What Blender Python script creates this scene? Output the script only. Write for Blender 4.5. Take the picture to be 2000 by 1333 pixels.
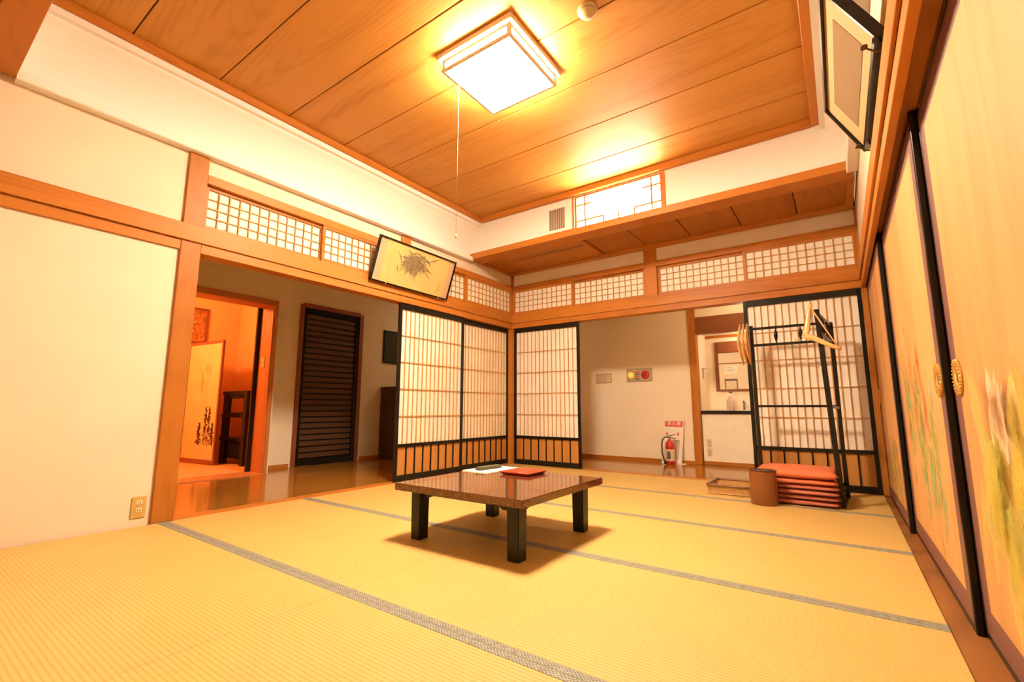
import bpy, bmesh, math, random
from mathutils import Vector, Matrix
random.seed(7)
for o in list(bpy.data.objects): bpy.data.objects.remove(o)
scene = bpy.context.scene
COL = scene.collection

# ------------------------------------------------------------------ camera
def cam_rot(yaw, pitch, roll):
    cy, sy, cp, sp = math.cos(yaw), math.sin(yaw), math.cos(pitch), math.sin(pitch)
    fwd = Vector((-sy*cp, cy*cp, sp)); right = Vector((cy, sy, 0)); up = right.cross(fwd)
    c, s = math.cos(roll), math.sin(roll)
    return (c*right+s*up, -s*right+c*up, fwd)
cd = bpy.data.cameras.new('camera'); cam = bpy.data.objects.new('camera', cd); COL.objects.link(cam)
r_, u_, f_ = cam_rot(0.6164, 0.1444, 0.0016)
cam.matrix_world = Matrix(((r_.x, u_.x, -f_.x, 3.5088), (r_.y, u_.y, -f_.y, -4.9583), (r_.z, u_.z, -f_.z, 0.7085), (0, 0, 0, 1)))
cd.sensor_width = 36.0; cd.lens = 899.33*36/2000; cd.clip_start = 0.02
scene.camera = cam

# ------------------------------------------------------------------ light and exposure
scene.view_settings.view_transform = 'Standard'; scene.view_settings.look = 'None'
scene.view_settings.gamma = 1.0; scene.view_settings.use_curve_mapping = False
scene.view_settings.exposure = 0.0
world = bpy.data.worlds.new('world'); scene.world = world; world.use_nodes = True
world.node_tree.nodes['Background'].inputs[0].default_value = (0.02, 0.015, 0.01, 1)
world.node_tree.nodes['Background'].inputs[1].default_value = 0.2
LAMP = ((1.0, 0.80, 0.55), 238.0)          # colour and strength of the ceiling lamp's panes
TRANSOM = ((1.0, 0.81, 0.55), 62.0)        # the backlit window above the lowered ceiling
ORANGE = ((1.0, 0.50, 0.15), 115.0)         # bulb of the next room (watts)
VANITY = ((1.0, 0.76, 0.52), 7.0)          # tube above the wash stand (watts)

# ------------------------------------------------------------------ materials
MATS = {}
def new_mat(name):
    m = bpy.data.materials.new(name); m.use_nodes = True
    nt = m.node_tree; b = nt.nodes['Principled BSDF']
    return m, nt, b
def N(nt, t, **kw):
    n = nt.nodes.new(t)
    for k, v in kw.items():
        if k.startswith('i_'):
            n.inputs[k[2:].replace('_', ' ')].default_value = v
        else: setattr(n, k, v)
    return n
def ramp(nt, stops):
    r = nt.nodes.new('ShaderNodeValToRGB'); e = r.color_ramp.elements
    while len(e) < len(stops): e.new(0.5)
    for i, (p, c) in enumerate(stops): e[i].position = p; e[i].color = (*c, 1)
    return r
def coords(nt, scale, rnd=True, only=None):
    tc = N(nt, 'ShaderNodeTexCoord'); mp = N(nt, 'ShaderNodeMapping'); mp.inputs['Scale'].default_value = scale
    if rnd:
        oi = N(nt, 'ShaderNodeObjectInfo'); mu = N(nt, 'ShaderNodeMath', operation='MULTIPLY'); mu.inputs[1].default_value = 37.0
        ad = N(nt, 'ShaderNodeVectorMath', operation='ADD')
        nt.links.new(oi.outputs['Random'], mu.inputs[0]); nt.links.new(tc.outputs['Object'], ad.inputs[0])
        if only is None: nt.links.new(mu.outputs[0], ad.inputs[1])
        else:
            mu.operation = 'MULTIPLY_ADD'; mu.inputs[1].default_value = 3.0; mu.inputs[2].default_value = -1.5
            cx = N(nt, 'ShaderNodeCombineXYZ'); nt.links.new(mu.outputs[0], cx.inputs[only])
            m3 = N(nt, 'ShaderNodeMath', operation='MULTIPLY'); m3.inputs[1].default_value = 0.12; nt.links.new(mu.outputs[0], m3.inputs[0]); nt.links.new(m3.outputs[0], cx.inputs[(only+1) % 3])
            nt.links.new(cx.outputs[0], ad.inputs[1])
        nt.links.new(ad.outputs[0], mp.inputs['Vector'])
    else: nt.links.new(tc.outputs['Object'], mp.inputs['Vector'])
    return mp
def plain(name, col, rough=0.5, metal=0.0, noise=0.0, nscale=8.0, coat=0.0, bump=0.0, emit=None, trans=0.0, alpha=1.0, spec=0.5):
    if name in MATS: return MATS[name]
    m, nt, b = new_mat(name)
    b.inputs['Base Color'].default_value = (*col, 1); b.inputs['Roughness'].default_value = rough; b.inputs['Metallic'].default_value = metal
    b.inputs['Coat Weight'].default_value = coat; b.inputs['Transmission Weight'].default_value = trans; b.inputs['Alpha'].default_value = alpha
    b.inputs['Specular IOR Level'].default_value = spec
    mp = coords(nt, (nscale,)*3); no = N(nt, 'ShaderNodeTexNoise', i_Scale=1.0, i_Detail=6.0); nt.links.new(mp.outputs[0], no.inputs['Vector'])
    k = noise if noise else 0.03
    r = ramp(nt, [(0.3, [max(0, c*(1-k)) for c in col]), (0.7, [min(1, c*(1+k)) for c in col])])
    nt.links.new(no.outputs['Fac'], r.inputs[0]); nt.links.new(r.outputs[0], b.inputs['Base Color'])
    if bump:
        bp = N(nt, 'ShaderNodeBump', i_Strength=bump, i_Distance=0.003); n2 = N(nt, 'ShaderNodeTexNoise', i_Scale=22.0, i_Detail=8.0)
        nt.links.new(mp.outputs[0], n2.inputs['Vector']); nt.links.new(n2.outputs['Fac'], bp.inputs['Height']); nt.links.new(bp.outputs[0], b.inputs['Normal'])
    if emit:
        b.inputs['Emission Color'].default_value = (*emit[0], 1); b.inputs['Emission Strength'].default_value = emit[1]
    MATS[name] = m; return m
def wood(kind, axis):
    """kind: name of a colour pair, axis: 0/1/2 grain direction"""
    key = f'{kind}_{"xyz"[axis]}'
    if key in MATS: return MATS[key]
    dark, light, rough, figure, coat = WOODS[kind]
    m, nt, b = new_mat(key)
    sc = [7.0]*3; sc[axis] = 0.45; mp = coords(nt, sc)
    no = N(nt, 'ShaderNodeTexNoise', i_Scale=1.0, i_Detail=5.0, i_Distortion=0.4); nt.links.new(mp.outputs[0], no.inputs['Vector'])
    sf = [110.0]*3; sf[axis] = 2.5; mf = coords(nt, sf)
    nf = N(nt, 'ShaderNodeTexNoise', i_Scale=1.0, i_Detail=2.0); nt.links.new(mf.outputs[0], nf.inputs['Vector'])
    sw = [1.0]*3; sw[axis] = 0.11; mw = coords(nt, sw, True, axis)
    wv = N(nt, 'ShaderNodeTexWave', wave_type='RINGS', rings_direction='SPHERICAL', i_Scale=11.0, i_Distortion=2.5, i_Detail=2.0)
    wv.inputs['Detail Scale'].default_value = 1.4
    nt.links.new(mw.outputs[0], wv.inputs['Vector'])
    pw = N(nt, 'ShaderNodeMath', operation='POWER'); pw.inputs[1].default_value = 0.45; nt.links.new(wv.outputs['Fac'], pw.inputs[0])
    a1 = N(nt, 'ShaderNodeMath', operation='MULTIPLY_ADD'); a1.inputs[1].default_value = figure; nt.links.new(pw.outputs[0], a1.inputs[0]); nt.links.new(no.outputs['Fac'], a1.inputs[2])
    a2 = N(nt, 'ShaderNodeMath', operation='MULTIPLY_ADD'); a2.inputs[1].default_value = 0.12; nt.links.new(nf.outputs['Fac'], a2.inputs[0]); nt.links.new(a1.outputs[0], a2.inputs[2])
    r = ramp(nt, [(0.40, dark), (0.56+figure*0.85, light)]); nt.links.new(a2.outputs[0], r.inputs[0]); nt.links.new(r.outputs[0], b.inputs['Base Color'])
    b.inputs['Roughness'].default_value = rough; b.inputs['Coat Weight'].default_value = coat; b.inputs['Coat Roughness'].default_value = 0.12; b.inputs['Specular IOR Level'].default_value = 0.22 if 'cedar' in kind else (0.2 if kind == 'black_lacquer' else 0.4)
    bp = N(nt, 'ShaderNodeBump', i_Strength=0.08, i_Distance=0.002); nt.links.new(nf.outputs['Fac'], bp.inputs['Height']); nt.links.new(bp.outputs[0], b.inputs['Normal'])
    MATS[key] = m; return m
WOODS = {  # dark, light, roughness, figure, coat
    'cedar': ((0.36, 0.115, 0.016), (0.47, 0.170, 0.028), 0.42, 0.10, 0.0),
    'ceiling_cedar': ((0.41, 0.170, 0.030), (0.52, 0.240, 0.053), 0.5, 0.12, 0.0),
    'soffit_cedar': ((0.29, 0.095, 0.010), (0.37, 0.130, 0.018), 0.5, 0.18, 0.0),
    'lattice_cedar': ((0.46, 0.24, 0.075), (0.56, 0.31, 0.105), 0.5, 0.0, 0.0),
    'post_cedar': ((0.29, 0.092, 0.012), (0.38, 0.135, 0.021), 0.42, 0.10, 0.0),
    'pale_cypress': ((0.62, 0.38, 0.19), (0.74, 0.49, 0.27), 0.5, 0.05, 0.0),
    'hall_boards': ((0.26, 0.105, 0.012), (0.36, 0.155, 0.022), 0.16, 0.10, 0.3),
    'dark_beam': ((0.17, 0.05, 0.018), (0.25, 0.08, 0.03), 0.4, 0.08, 0.0),
    'sill_pine': ((0.10, 0.034, 0.008), (0.27, 0.105, 0.030), 0.4, 0.55, 0.05),
    'kick_panel': ((0.40, 0.165, 0.036), (0.50, 0.225, 0.058), 0.45, 0.05, 0.0),
    'black_lacquer': ((0.006, 0.005, 0.004), (0.013, 0.010, 0.007), 0.25, 0.0, 0.08),
    'louver_brown': ((0.060, 0.028, 0.013), (0.085, 0.040, 0.018), 0.45, 0.05, 0.0),
    'hanger_beech': ((0.66, 0.36, 0.13), (0.80, 0.50, 0.21), 0.3, 0.06, 0.3),
    'lamp_cypress': ((0.84, 0.70, 0.50), (0.90, 0.78, 0.58), 0.5, 0.03, 0.0),
    'bin_veneer': ((0.15, 0.042, 0.012), (0.21, 0.065, 0.02), 0.3, 0.05, 0.3),
    'door_jamb': ((0.42, 0.14, 0.035), (0.54, 0.20, 0.055), 0.45, 0.08, 0.0),
}
PLASTER = plain('plaster', (0.75, 0.63, 0.485), 0.9, noise=0.035, nscale=3.0, bump=0.12)
WHITE_PL = plain('white_plaster', (0.85, 0.81, 0.76), 0.9, noise=0.015, nscale=3.0, bump=0.05)
HALL_PL = plain('hall_plaster', (0.86, 0.77, 0.60), 0.9, noise=0.05, nscale=2.0, bump=0.12)
PINK_PL = plain('corridor_plaster', (0.90, 0.77, 0.59), 0.9, noise=0.035, nscale=1.6, bump=0.1)
DARKGAP = plain('dark_gap', (0.05, 0.022, 0.01), 0.9)

def paper_mat(name, col, tr=0.22):
    m = bpy.data.materials.new(name); m.use_nodes = True; nt = m.node_tree; nt.nodes.clear()
    out = N(nt, 'ShaderNodeOutputMaterial'); mx = N(nt, 'ShaderNodeMixShader'); mx.inputs[0].default_value = tr
    d = N(nt, 'ShaderNodeBsdfDiffuse'); t = N(nt, 'ShaderNodeBsdfTranslucent')
    mp = coords(nt, (30, 30, 30)); no = N(nt, 'ShaderNodeTexNoise', i_Scale=1.0, i_Detail=6.0); nt.links.new(mp.outputs[0], no.inputs['Vector'])
    r = ramp(nt, [(0.3, [c*0.97 for c in col]), (0.7, col)]); nt.links.new(no.outputs['Fac'], r.inputs[0])
    nt.links.new(r.outputs[0], d.inputs[0]); nt.links.new(r.outputs[0], t.inputs[0])
    nt.links.new(d.outputs[0], mx.inputs[1]); nt.links.new(t.outputs[0], mx.inputs[2]); nt.links.new(mx.outputs[0], out.inputs[0])
    MATS[name] = m; return m
PAPER = paper_mat('shoji_paper', (0.92, 0.88, 0.79), 0.10)

def tatami_mat_material():
    m, nt, b = new_mat('tatami_rush')
    tc = N(nt, 'ShaderNodeTexCoord'); sp = N(nt, 'ShaderNodeSeparateXYZ'); nt.links.new(tc.outputs['Object'], sp.inputs[0])
    f = N(nt, 'ShaderNodeMath', operation='MULTIPLY'); f.inputs[1].default_value = 2*math.pi/0.0155; nt.links.new(sp.outputs['Y'], f.inputs[0])
    s = N(nt, 'ShaderNodeMath', operation='SINE'); nt.links.new(f.outputs[0], s.inputs[0])
    h = N(nt, 'ShaderNodeMath', operation='MULTIPLY_ADD'); h.inputs[1].default_value = 0.5; h.inputs[2].default_value = 0.5; nt.links.new(s.outputs[0], h.inputs[0])
    mp = coords(nt, (300, 14, 1)); nf = N(nt, 'ShaderNodeTexNoise', i_Scale=1.0, i_Detail=3.0); nt.links.new(mp.outputs[0], nf.inputs['Vector'])
    mb = coords(nt, (2.2, 2.2, 1)); nb = N(nt, 'ShaderNodeTexNoise', i_Scale=1.0, i_Detail=4.0); nt.links.new(mb.outputs[0], nb.inputs['Vector'])
    pw = N(nt, 'ShaderNodeMath', operation='POWER'); pw.inputs[1].default_value = 0.5; nt.links.new(h.outputs[0], pw.inputs[0])
    r = ramp(nt, [(0.0, (0.49, 0.295, 0.083)), (0.55, (0.60, 0.405, 0.125)), (1.0, (0.64, 0.445, 0.14))]); nt.links.new(pw.outputs[0], r.inputs[0])
    rb = ramp(nt, [(0.3, (0.93, 0.93, 0.90)), (0.7, (1.0, 1.0, 1.0))]); nt.links.new(nb.outputs['Fac'], rb.inputs[0])
    rf = ramp(nt, [(0.3, (0.90, 0.90, 0.88)), (0.7, (1.0, 1.0, 1.0))]); nt.links.new(nf.outputs['Fac'], rf.inputs[0])
    x1 = N(nt, 'ShaderNodeMix', data_type='RGBA', blend_type='MULTIPLY'); x1.inputs[0].default_value = 1.0
    nt.links.new(r.outputs[0], x1.inputs[6]); nt.links.new(rb.outputs[0], x1.inputs[7])
    x2 = N(nt, 'ShaderNodeMix', data_type='RGBA', blend_type='MULTIPLY'); x2.inputs[0].default_value = 1.0
    nt.links.new(x1.outputs[2], x2.inputs[6]); nt.links.new(rf.outputs[0], x2.inputs[7])
    nt.links.new(x2.outputs[2], b.inputs['Base Color']); b.inputs['Roughness'].default_value = 0.5; b.inputs['Specular IOR Level'].default_value = 0.5
    bp = N(nt, 'ShaderNodeBump', i_Strength=0.25, i_Distance=0.0015); nt.links.new(pw.outputs[0], bp.inputs['Height']); nt.links.new(bp.outputs[0], b.inputs['Normal'])
    return m
TATAMI = tatami_mat_material()
def heri_material():
    m, nt, b = new_mat('edging_cloth')
    mp = coords(nt, (1, 1, 1), False); ck = N(nt, 'ShaderNodeTexChecker', i_Scale=160.0); ck.inputs['Color1'].default_value = (0.13, 0.135, 0.115, 1); ck.inputs['Color2'].default_value = (0.31, 0.31, 0.27, 1)
    w = N(nt, 'ShaderNodeTexNoise', i_Scale=60.0); nt.links.new(mp.outputs[0], w.inputs['Vector']); nt.links.new(mp.outputs[0], ck.inputs['Vector'])
    x = N(nt, 'ShaderNodeMix', data_type='RGBA', blend_type='OVERLAY'); x.inputs[0].default_value = 0.5
    nt.links.new(ck.outputs[0], x.inputs[6]); nt.links.new(w.outputs['Fac'], x.inputs[7]); nt.links.new(x.outputs[2], b.inputs['Base Color']); b.inputs['Roughness'].default_value = 0.6
    return m
HERI = heri_material()
def check_fabric(name, c1, c2, sc):
    m, nt, b = new_mat(name); mp = coords(nt, (1, 1, 1), False)
    ck = N(nt, 'ShaderNodeTexChecker', i_Scale=sc); ck.inputs['Color1'].default_value = (*c1, 1); ck.inputs['Color2'].default_value = (*c2, 1); nt.links.new(mp.outputs[0], ck.inputs['Vector'])
    nt.links.new(ck.outputs[0], b.inputs['Base Color']); b.inputs['Roughness'].default_value = 0.8; MATS[name] = m; return m
def speckle(name, c1, c2, sc, rough, coat):
    m, nt, b = new_mat(name); mp = coords(nt, (sc,)*3); no = N(nt, 'ShaderNodeTexNoise', i_Scale=1.0, i_Detail=3.0); nt.links.new(mp.outputs[0], no.inputs['Vector'])
    r = ramp(nt, [(0.42, c1), (0.60, c2)]); nt.links.new(no.outputs['Fac'], r.inputs[0]); nt.links.new(r.outputs[0], b.inputs['Base Color'])
    b.inputs['Roughness'].default_value = rough; b.inputs['Coat Weight'].default_value = coat; b.inputs['Coat Roughness'].default_value = 0.03; MATS[name] = m; return m
def fusuma_paper():
    m, nt, b = new_mat('gold_paper'); mp = coords(nt, (3.0, 3.0, 0.5)); no = N(nt, 'ShaderNodeTexNoise', i_Scale=1.0, i_Detail=6.0, i_Distortion=0.6); nt.links.new(mp.outputs[0], no.inputs['Vector'])
    m2 = coords(nt, (40, 40, 6)); n2 = N(nt, 'ShaderNodeTexNoise', i_Scale=1.0, i_Detail=4.0); nt.links.new(m2.outputs[0], n2.inputs['Vector'])
    r = ramp(nt, [(0.3, (0.52, 0.255, 0.082)), (0.5, (0.61, 0.335, 0.118)), (0.75, (0.67, 0.39, 0.15))]); nt.links.new(no.outputs['Fac'], r.inputs[0])
    r2 = ramp(nt, [(0.35, (0.95, 0.95, 0.94)), (0.65, (1, 1, 1))]); nt.links.new(n2.outputs['Fac'], r2.inputs[0])
    x = N(nt, 'ShaderNodeMix', data_type='RGBA', blend_type='MULTIPLY'); x.inputs[0].default_value = 1.0
    nt.links.new(r.outputs[0], x.inputs[6]); nt.links.new(r2.outputs[0], x.inputs[7]); nt.links.new(x.outputs[2], b.inputs['Base Color']); b.inputs['Roughness'].default_value = 0.6
    return m
GOLD = fusuma_paper()
PLUM = plain('plum_border', (0.175, 0.072, 0.062), 0.55, noise=0.08, nscale=60)
BRASS = plain('gilt_brass', (0.75, 0.47, 0.12), 0.3, 1.0, noise=0.15, nscale=120, bump=0.6)
CHROME = plain('chrome', (0.8, 0.8, 0.8), 0.15, 1.0)
WHITE_PAINT = plain('white_paint', (0.84, 0.80, 0.72), 0.5)
BLACKP = plain('black_plastic', (0.015, 0.013, 0.012), 0.35)

# ------------------------------------------------------------------ mesh helpers (vertices are given in world coordinates)
ORIG = {}
def link(name, me, mat, parent, org):
    o = bpy.data.objects.new(name, me); COL.objects.link(o)
    if mat is not None and len(me.materials) == 0: me.materials.append(mat)
    ORIG[o.name] = Vector(org)
    if parent is not None:
        o.parent = parent; o.location = Vector(org) - ORIG[parent.name]
    else: o.location = org
    return o
def from_bm(name, bm, mat, parent=None, smooth=False, mats=None):
    bm.normal_update()
    vs = bm.verts
    lo = Vector([min(v.co[i] for v in vs) for i in range(3)]); hi = Vector([max(v.co[i] for v in vs) for i in range(3)])
    org = Vector(((lo.x+hi.x)/2, (lo.y+hi.y)/2, lo.z))
    bmesh.ops.translate(bm, verts=bm.verts, vec=-org)
    me = bpy.data.meshes.new(name); bm.to_mesh(me); bm.free()
    if mats:
        for k in mats: me.materials.append(k)
    if smooth:
        me.polygons.foreach_set('use_smooth', [True]*len(me.polygons)); me.update()
    return link(name, me, mat, parent, org)
def bm_box(bm, x, y, z, bev=0.0):
    vs = [bm.verts.new((a, b, c)) for a in x for b in y for c in z]
    fs = [bm.faces.new([vs[i] for i in q]) for q in ((0, 1, 3, 2), (4, 6, 7, 5), (0, 4, 5, 1), (2, 3, 7, 6), (0, 2, 6, 4), (1, 5, 7, 3))]
    if bev:
        es = list({e for f in fs for e in f.edges}); bmesh.ops.bevel(bm, geom=es, offset=bev, segments=1, affect='EDGES')
BOXES = {}
def box(name, x, y, z, mat, parent=None, bev=0.0):
    x, y, z = sorted(x), sorted(y), sorted(z)
    if isinstance(mat, str):
        d = (x[1]-x[0], y[1]-y[0], z[1]-z[0]); mat = wood(mat, d.index(max(d)))
    key = (round(x[1]-x[0], 5), round(y[1]-y[0], 5), round(z[1]-z[0], 5), bev, mat.name)
    org = Vector(((x[0]+x[1])/2, (y[0]+y[1])/2, z[0]))
    if key in BOXES: return link(name, BOXES[key], mat, parent, org)
    bm = bmesh.new(); bm_box(bm, x, y, z, bev); o = from_bm(name, bm, mat, parent); BOXES[key] = o.data
    return o
def boxes(name, lst, mat, parent=None):
    bm = bmesh.new()
    for x, y, z in lst: bm_box(bm, sorted(x), sorted(y), sorted(z))
    return from_bm(name, bm, mat, parent)
def tube_bm(bm, pts, rad, seg=8, closed=False, flat=None):
    """flat=(axis vector, factor): squash the section along a direction"""
    pts = [Vector(p) for p in pts]; n = len(pts); rads = rad if isinstance(rad, (list, tuple)) else [rad]*n
    rings = []; prev = None
    for i, p in enumerate(pts):
        a = pts[(i-1) % n] if (closed or i > 0) else p; b = pts[(i+1) % n] if (closed or i < n-1) else p
        t = (b-a).normalized()
        if prev is None:
            u = t.cross(Vector((0, 0, 1)));
            if u.length < 1e-3: u = t.cross(Vector((1, 0, 0)))
        else: u = prev - t*prev.dot(t)
        u.normalize(); prev = u; v = t.cross(u); ring = []
        for k in range(seg):
            an = 2*math.pi*k/seg; off = (u*math.cos(an)+v*math.sin(an))*rads[i]
            if flat: ax = Vector(flat[0]).normalized(); off = off - ax*off.dot(ax)*(1-flat[1])
            ring.append(bm.verts.new(p+off))
        rings.append(ring)
    m = n if closed else n-1
    for i in range(m):
        A, B = rings[i], rings[(i+1) % n]
        for k in range(seg): bm.faces.new((A[k], A[(k+1) % seg], B[(k+1) % seg], B[k]))
    if not closed: bm.faces.new(list(reversed(rings[0]))); bm.faces.new(rings[-1])
def tube(name, pts, rad, mat, parent=None, seg=8, closed=False, flat=None):
    bm = bmesh.new(); tube_bm(bm, pts, rad, seg, closed, flat); return from_bm(name, bm, mat, parent, True)
def lathe(name, prof, c, mat, parent=None, seg=24, sx=1.0, sy=1.0, axis='z', smooth=True):
    bm = bmesh.new(); rings = []
    for r, h in prof:
        ring = []
        for k in range(seg):
            a = 2*math.pi*k/seg; p = (r*math.cos(a)*sx, r*math.sin(a)*sy, h)
            if axis == 'y': p = (p[0], h, p[1])
            if axis == 'x': p = (h, p[0], p[1])
            ring.append(bm.verts.new((c[0]+p[0], c[1]+p[1], c[2]+p[2])))
        rings.append(ring)
    for A, B in zip(rings, rings[1:]):
        for k in range(seg): bm.faces.new((A[k], A[(k+1) % seg], B[(k+1) % seg], B[k]))
    for R in (rings[0], rings[-1]):
        if len({tuple(round(q, 5) for q in v.co) for v in R}) > 2: bm.faces.new(R)
    bmesh.ops.remove_doubles(bm, verts=bm.verts, dist=1e-5); bmesh.ops.recalc_face_normals(bm, faces=bm.faces)
    return from_bm(name, bm, mat, parent, smooth)
def prism(name, poly, axis, a, b, mat, parent=None, bev=0.0, smooth=False):
    """poly: 2-D outline in the two other axes (order x,y,z), extruded along axis from a to b"""
    bm = bmesh.new()
    def P(p, h):
        return {'x': (h, p[0], p[1]), 'y': (p[0], h, p[1]), 'z': (p[0], p[1], h)}[axis]
    A = [bm.verts.new(P(p, a)) for p in poly]; B = [bm.verts.new(P(p, b)) for p in poly]; n = len(poly)
    for i in range(n): bm.faces.new((A[i], A[(i+1) % n], B[(i+1) % n], B[i]))
    bm.faces.new(list(reversed(A))); bm.faces.new(B); bmesh.ops.recalc_face_normals(bm, faces=bm.faces)
    if bev: bmesh.ops.bevel(bm, geom=list(bm.edges), offset=bev, segments=1, affect='EDGES')
    return from_bm(name, bm, mat, parent, smooth)
def tag(o, label, cat, group=None, kind=None):
    o['label'] = label; o['category'] = cat
    if group: o['group'] = group
    if kind: o['kind'] = kind
    return o
def thing(name, label, cat, loc, group=None, kind=None):
    o = bpy.data.objects.new(name, None); COL.objects.link(o); o.location = loc; ORIG[o.name] = Vector(loc); o.empty_display_size = 0.05
    return tag(o, label, cat, group, kind)
def S(o, label, cat): return tag(o, label, cat, None, 'structure')
def text_mesh(name, body, size, origin, ux, uy, mat, parent=None, align='CENTER'):
    cu = bpy.data.curves.new(name, 'FONT'); cu.body = body; cu.size = size; cu.align_x = align; cu.align_y = 'CENTER'; cu.extrude = 0.0004
    t = bpy.data.objects.new(name+'_tmp', cu); COL.objects.link(t)
    dg = bpy.context.evaluated_depsgraph_get(); me = bpy.data.meshes.new_from_object(t.evaluated_get(dg)); bpy.data.objects.remove(t)
    ux, uy = Vector(ux).normalized(), Vector(uy).normalized(); uz = ux.cross(uy); org = Vector(origin)
    for v in me.vertices: c = v.co.copy(); v.co = ux*c.x+uy*c.y+uz*c.z
    me.materials.clear()
    return link(name, me, mat, parent, org)

# ------------------------------------------------------------------ dimensions of the room
W = 3.738; HK = 1.757; HN0 = 1.825; HN1 = 1.94; ZL = 2.27; ZT = 2.335; ZM = 2.455; ZC = 2.955
YN = -5.56; YD = -0.87; YE = -4.667; YP = -3.77
ROWS = [0.0, -0.92, -1.87, -2.82, -3.77, -4.72, YN]

# ------------------------------------------------------------------ floor with tatami mats
fl = S(box('floor', (-0.02, W), (YN-0.1, 0.0), (-0.12, -0.056), DARKGAP), 'tatami mat floor of the main room', 'floor')
for i in range(6):
    y1, y0 = ROWS[i], ROWS[i+1]
    for x0, x1 in ((0.0, W/2), (W/2, W)):
        m = box('tatami_mat', (x0+0.001, x1-0.001), (y0+0.0008, y1-0.0008), (-0.055, 0.0), TATAMI, fl, 0.0015)
        if i > 0: box('cloth_edging', (x0+0.001, x1-0.001), (y1-0.031, y1-0.001), (-0.002, 0.0014), HERI, m)
        if i < 5: box('cloth_edging', (x0+0.001, x1-0.001), (y0+0.001, y0+0.031), (-0.002, 0.0014), HERI, m)
S(box('sill', (W, 3.86), (YN, 0.0), (-0.12, -0.004), 'sill_pine', None, 0.004), 'knotty wooden threshold strip under the painted sliding doors', 'threshold')
S(box('sill', (-0.12, 0.0), (YP+0.06, 0.0), (-0.12, 0.002), 'cedar', None, 0.002), 'wooden threshold along the opening to the side hall', 'threshold')
S(box('sill', (-0.0, W), (0.0, 0.12), (-0.12, 0.001), 'cedar', None, 0.002), 'wooden threshold under the doors to the wash stand corridor', 'threshold')

# ------------------------------------------------------------------ walls, posts and rails of the main room
S(boxes('wall_left', [((-0.12, -0.02), (YN, YP-0.06), (-0.12, 3.02)), ((-0.12, -0.02), (YP-0.06, 0.0), (ZT, 3.02)), ((-0.12, -0.001), (YP+0.06, -0.0), (HN0, HN1))], PLASTER), 'cream plaster wall with an outlet near the floor', 'wall')
S(boxes('wall_back', [((0.0, W), (0.02, 0.12), (ZT, 3.02)), ((0.0, W), (0.001, 0.12), (HN0, HN1))], WHITE_PL), 'white plaster strip above the lattice transoms of the corridor side', 'wall')
S(boxes('wall_right', [((3.755, 3.86), (YN, 0.0), (HN1, 3.02)), ((3.739, 3.86), (YN, 0.0), (HN0, HN1)), ((3.86, 3.90), (YN, 1.9), (-0.12, 3.02))], PLASTER), 'plaster wall above the painted sliding doors', 'wall')
S(box('wall_front', (-2.2, 3.9), (YN-0.1, YN), (-0.12, 3.02), PLASTER), 'plain plaster wall behind the viewer', 'wall')
tn = [0]
def trim(x, y, z, label, kind='cedar', bev=0.002, cat='rail'):
    tn[0] += 1; return S(box(f'trim_{tn[0]}', x, y, z, kind, None, bev), label, cat)
trim((0.0, 0.015), (YN, -0.0), (HN0, HN1), 'wide horizontal cedar rail running along the bamboo picture wall')
trim((0.0, W), (-0.015, 0.0), (HN0, HN1), 'wide horizontal cedar rail above the corridor opening')
trim((3.724, W), (YN, -0.015), (HN0, HN1), 'horizontal cedar rail above the painted sliding doors')
trim((-0.12, 0.0), (YP+0.06, 0.0), (HK, HN0), 'grooved door head above the opening to the side hall')
trim((-0.02, -0.004), (YN, YP-0.06), (HK, HN0), 'thin cedar strip under the rail on the cream wall')
trim((0.0, W), (0.0, 0.12), (HK, HN0), 'grooved door head above the corridor opening')
trim((3.738, 3.768), (YN, 0.0), (HK, HN0), 'door head above the painted sliding doors')
S(box('lintel', (3.768, 3.86), (YN, 0.0), (1.81, HN0), 'cedar'), 'recessed underside of the door head over the painted doors', 'rail')
S(box('pillar', (-0.12, 0.0), (YP-0.06, YP+0.06), (0.0, ZM), 'post_cedar', None, 0.003), 'cedar post between the cream wall and the hall opening', 'post')
S(box('pillar', (-0.12, 0.012), (-0.012, 0.12), (0.0, 2.49), 'cedar', None, 0.003), 'cedar corner post between the two walls of paper doors', 'post')
S(box('pillar', (3.738, 3.86), (0.0, 0.12), (0.0, 2.49), 'cedar', None, 0.003), 'cedar corner post beside the painted sliding doors', 'post')
S(box('pillar', (-0.08, 0.0), (-1.94, -1.82), (HN1, ZM), 'cedar', None, 0.002), 'short cedar post behind the bamboo picture', 'post')
S(box('pillar', (1.818, 1.958), (0.0, 0.08), (HN1, 2.475), 'cedar', None, 0.002), 'short cedar post between the corridor side transoms', 'post')
S(box('pillar', (3.738, 3.80), (-3.30, -3.18), (HN1, ZM), 'cedar', None, 0.002), 'short cedar post beside the hanging beige framed panel', 'post')
trim((-0.07, 0.0), (YP+0.06, -1.94), (ZL, ZT), 'lintel over the pair of transoms next to the cedar post')
trim((-0.07, 0.0), (-1.82, -0.012), (ZL, ZT), 'lintel over the pair of transoms half hidden by the bamboo picture')
trim((0.012, 1.818), (0.0, 0.07), (ZL, ZT), 'lintel over the corner transoms of the corridor side')
trim((1.958, W), (0.0, 0.07), (ZL, ZT), 'lintel over the transoms above the clothes rack')
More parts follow.
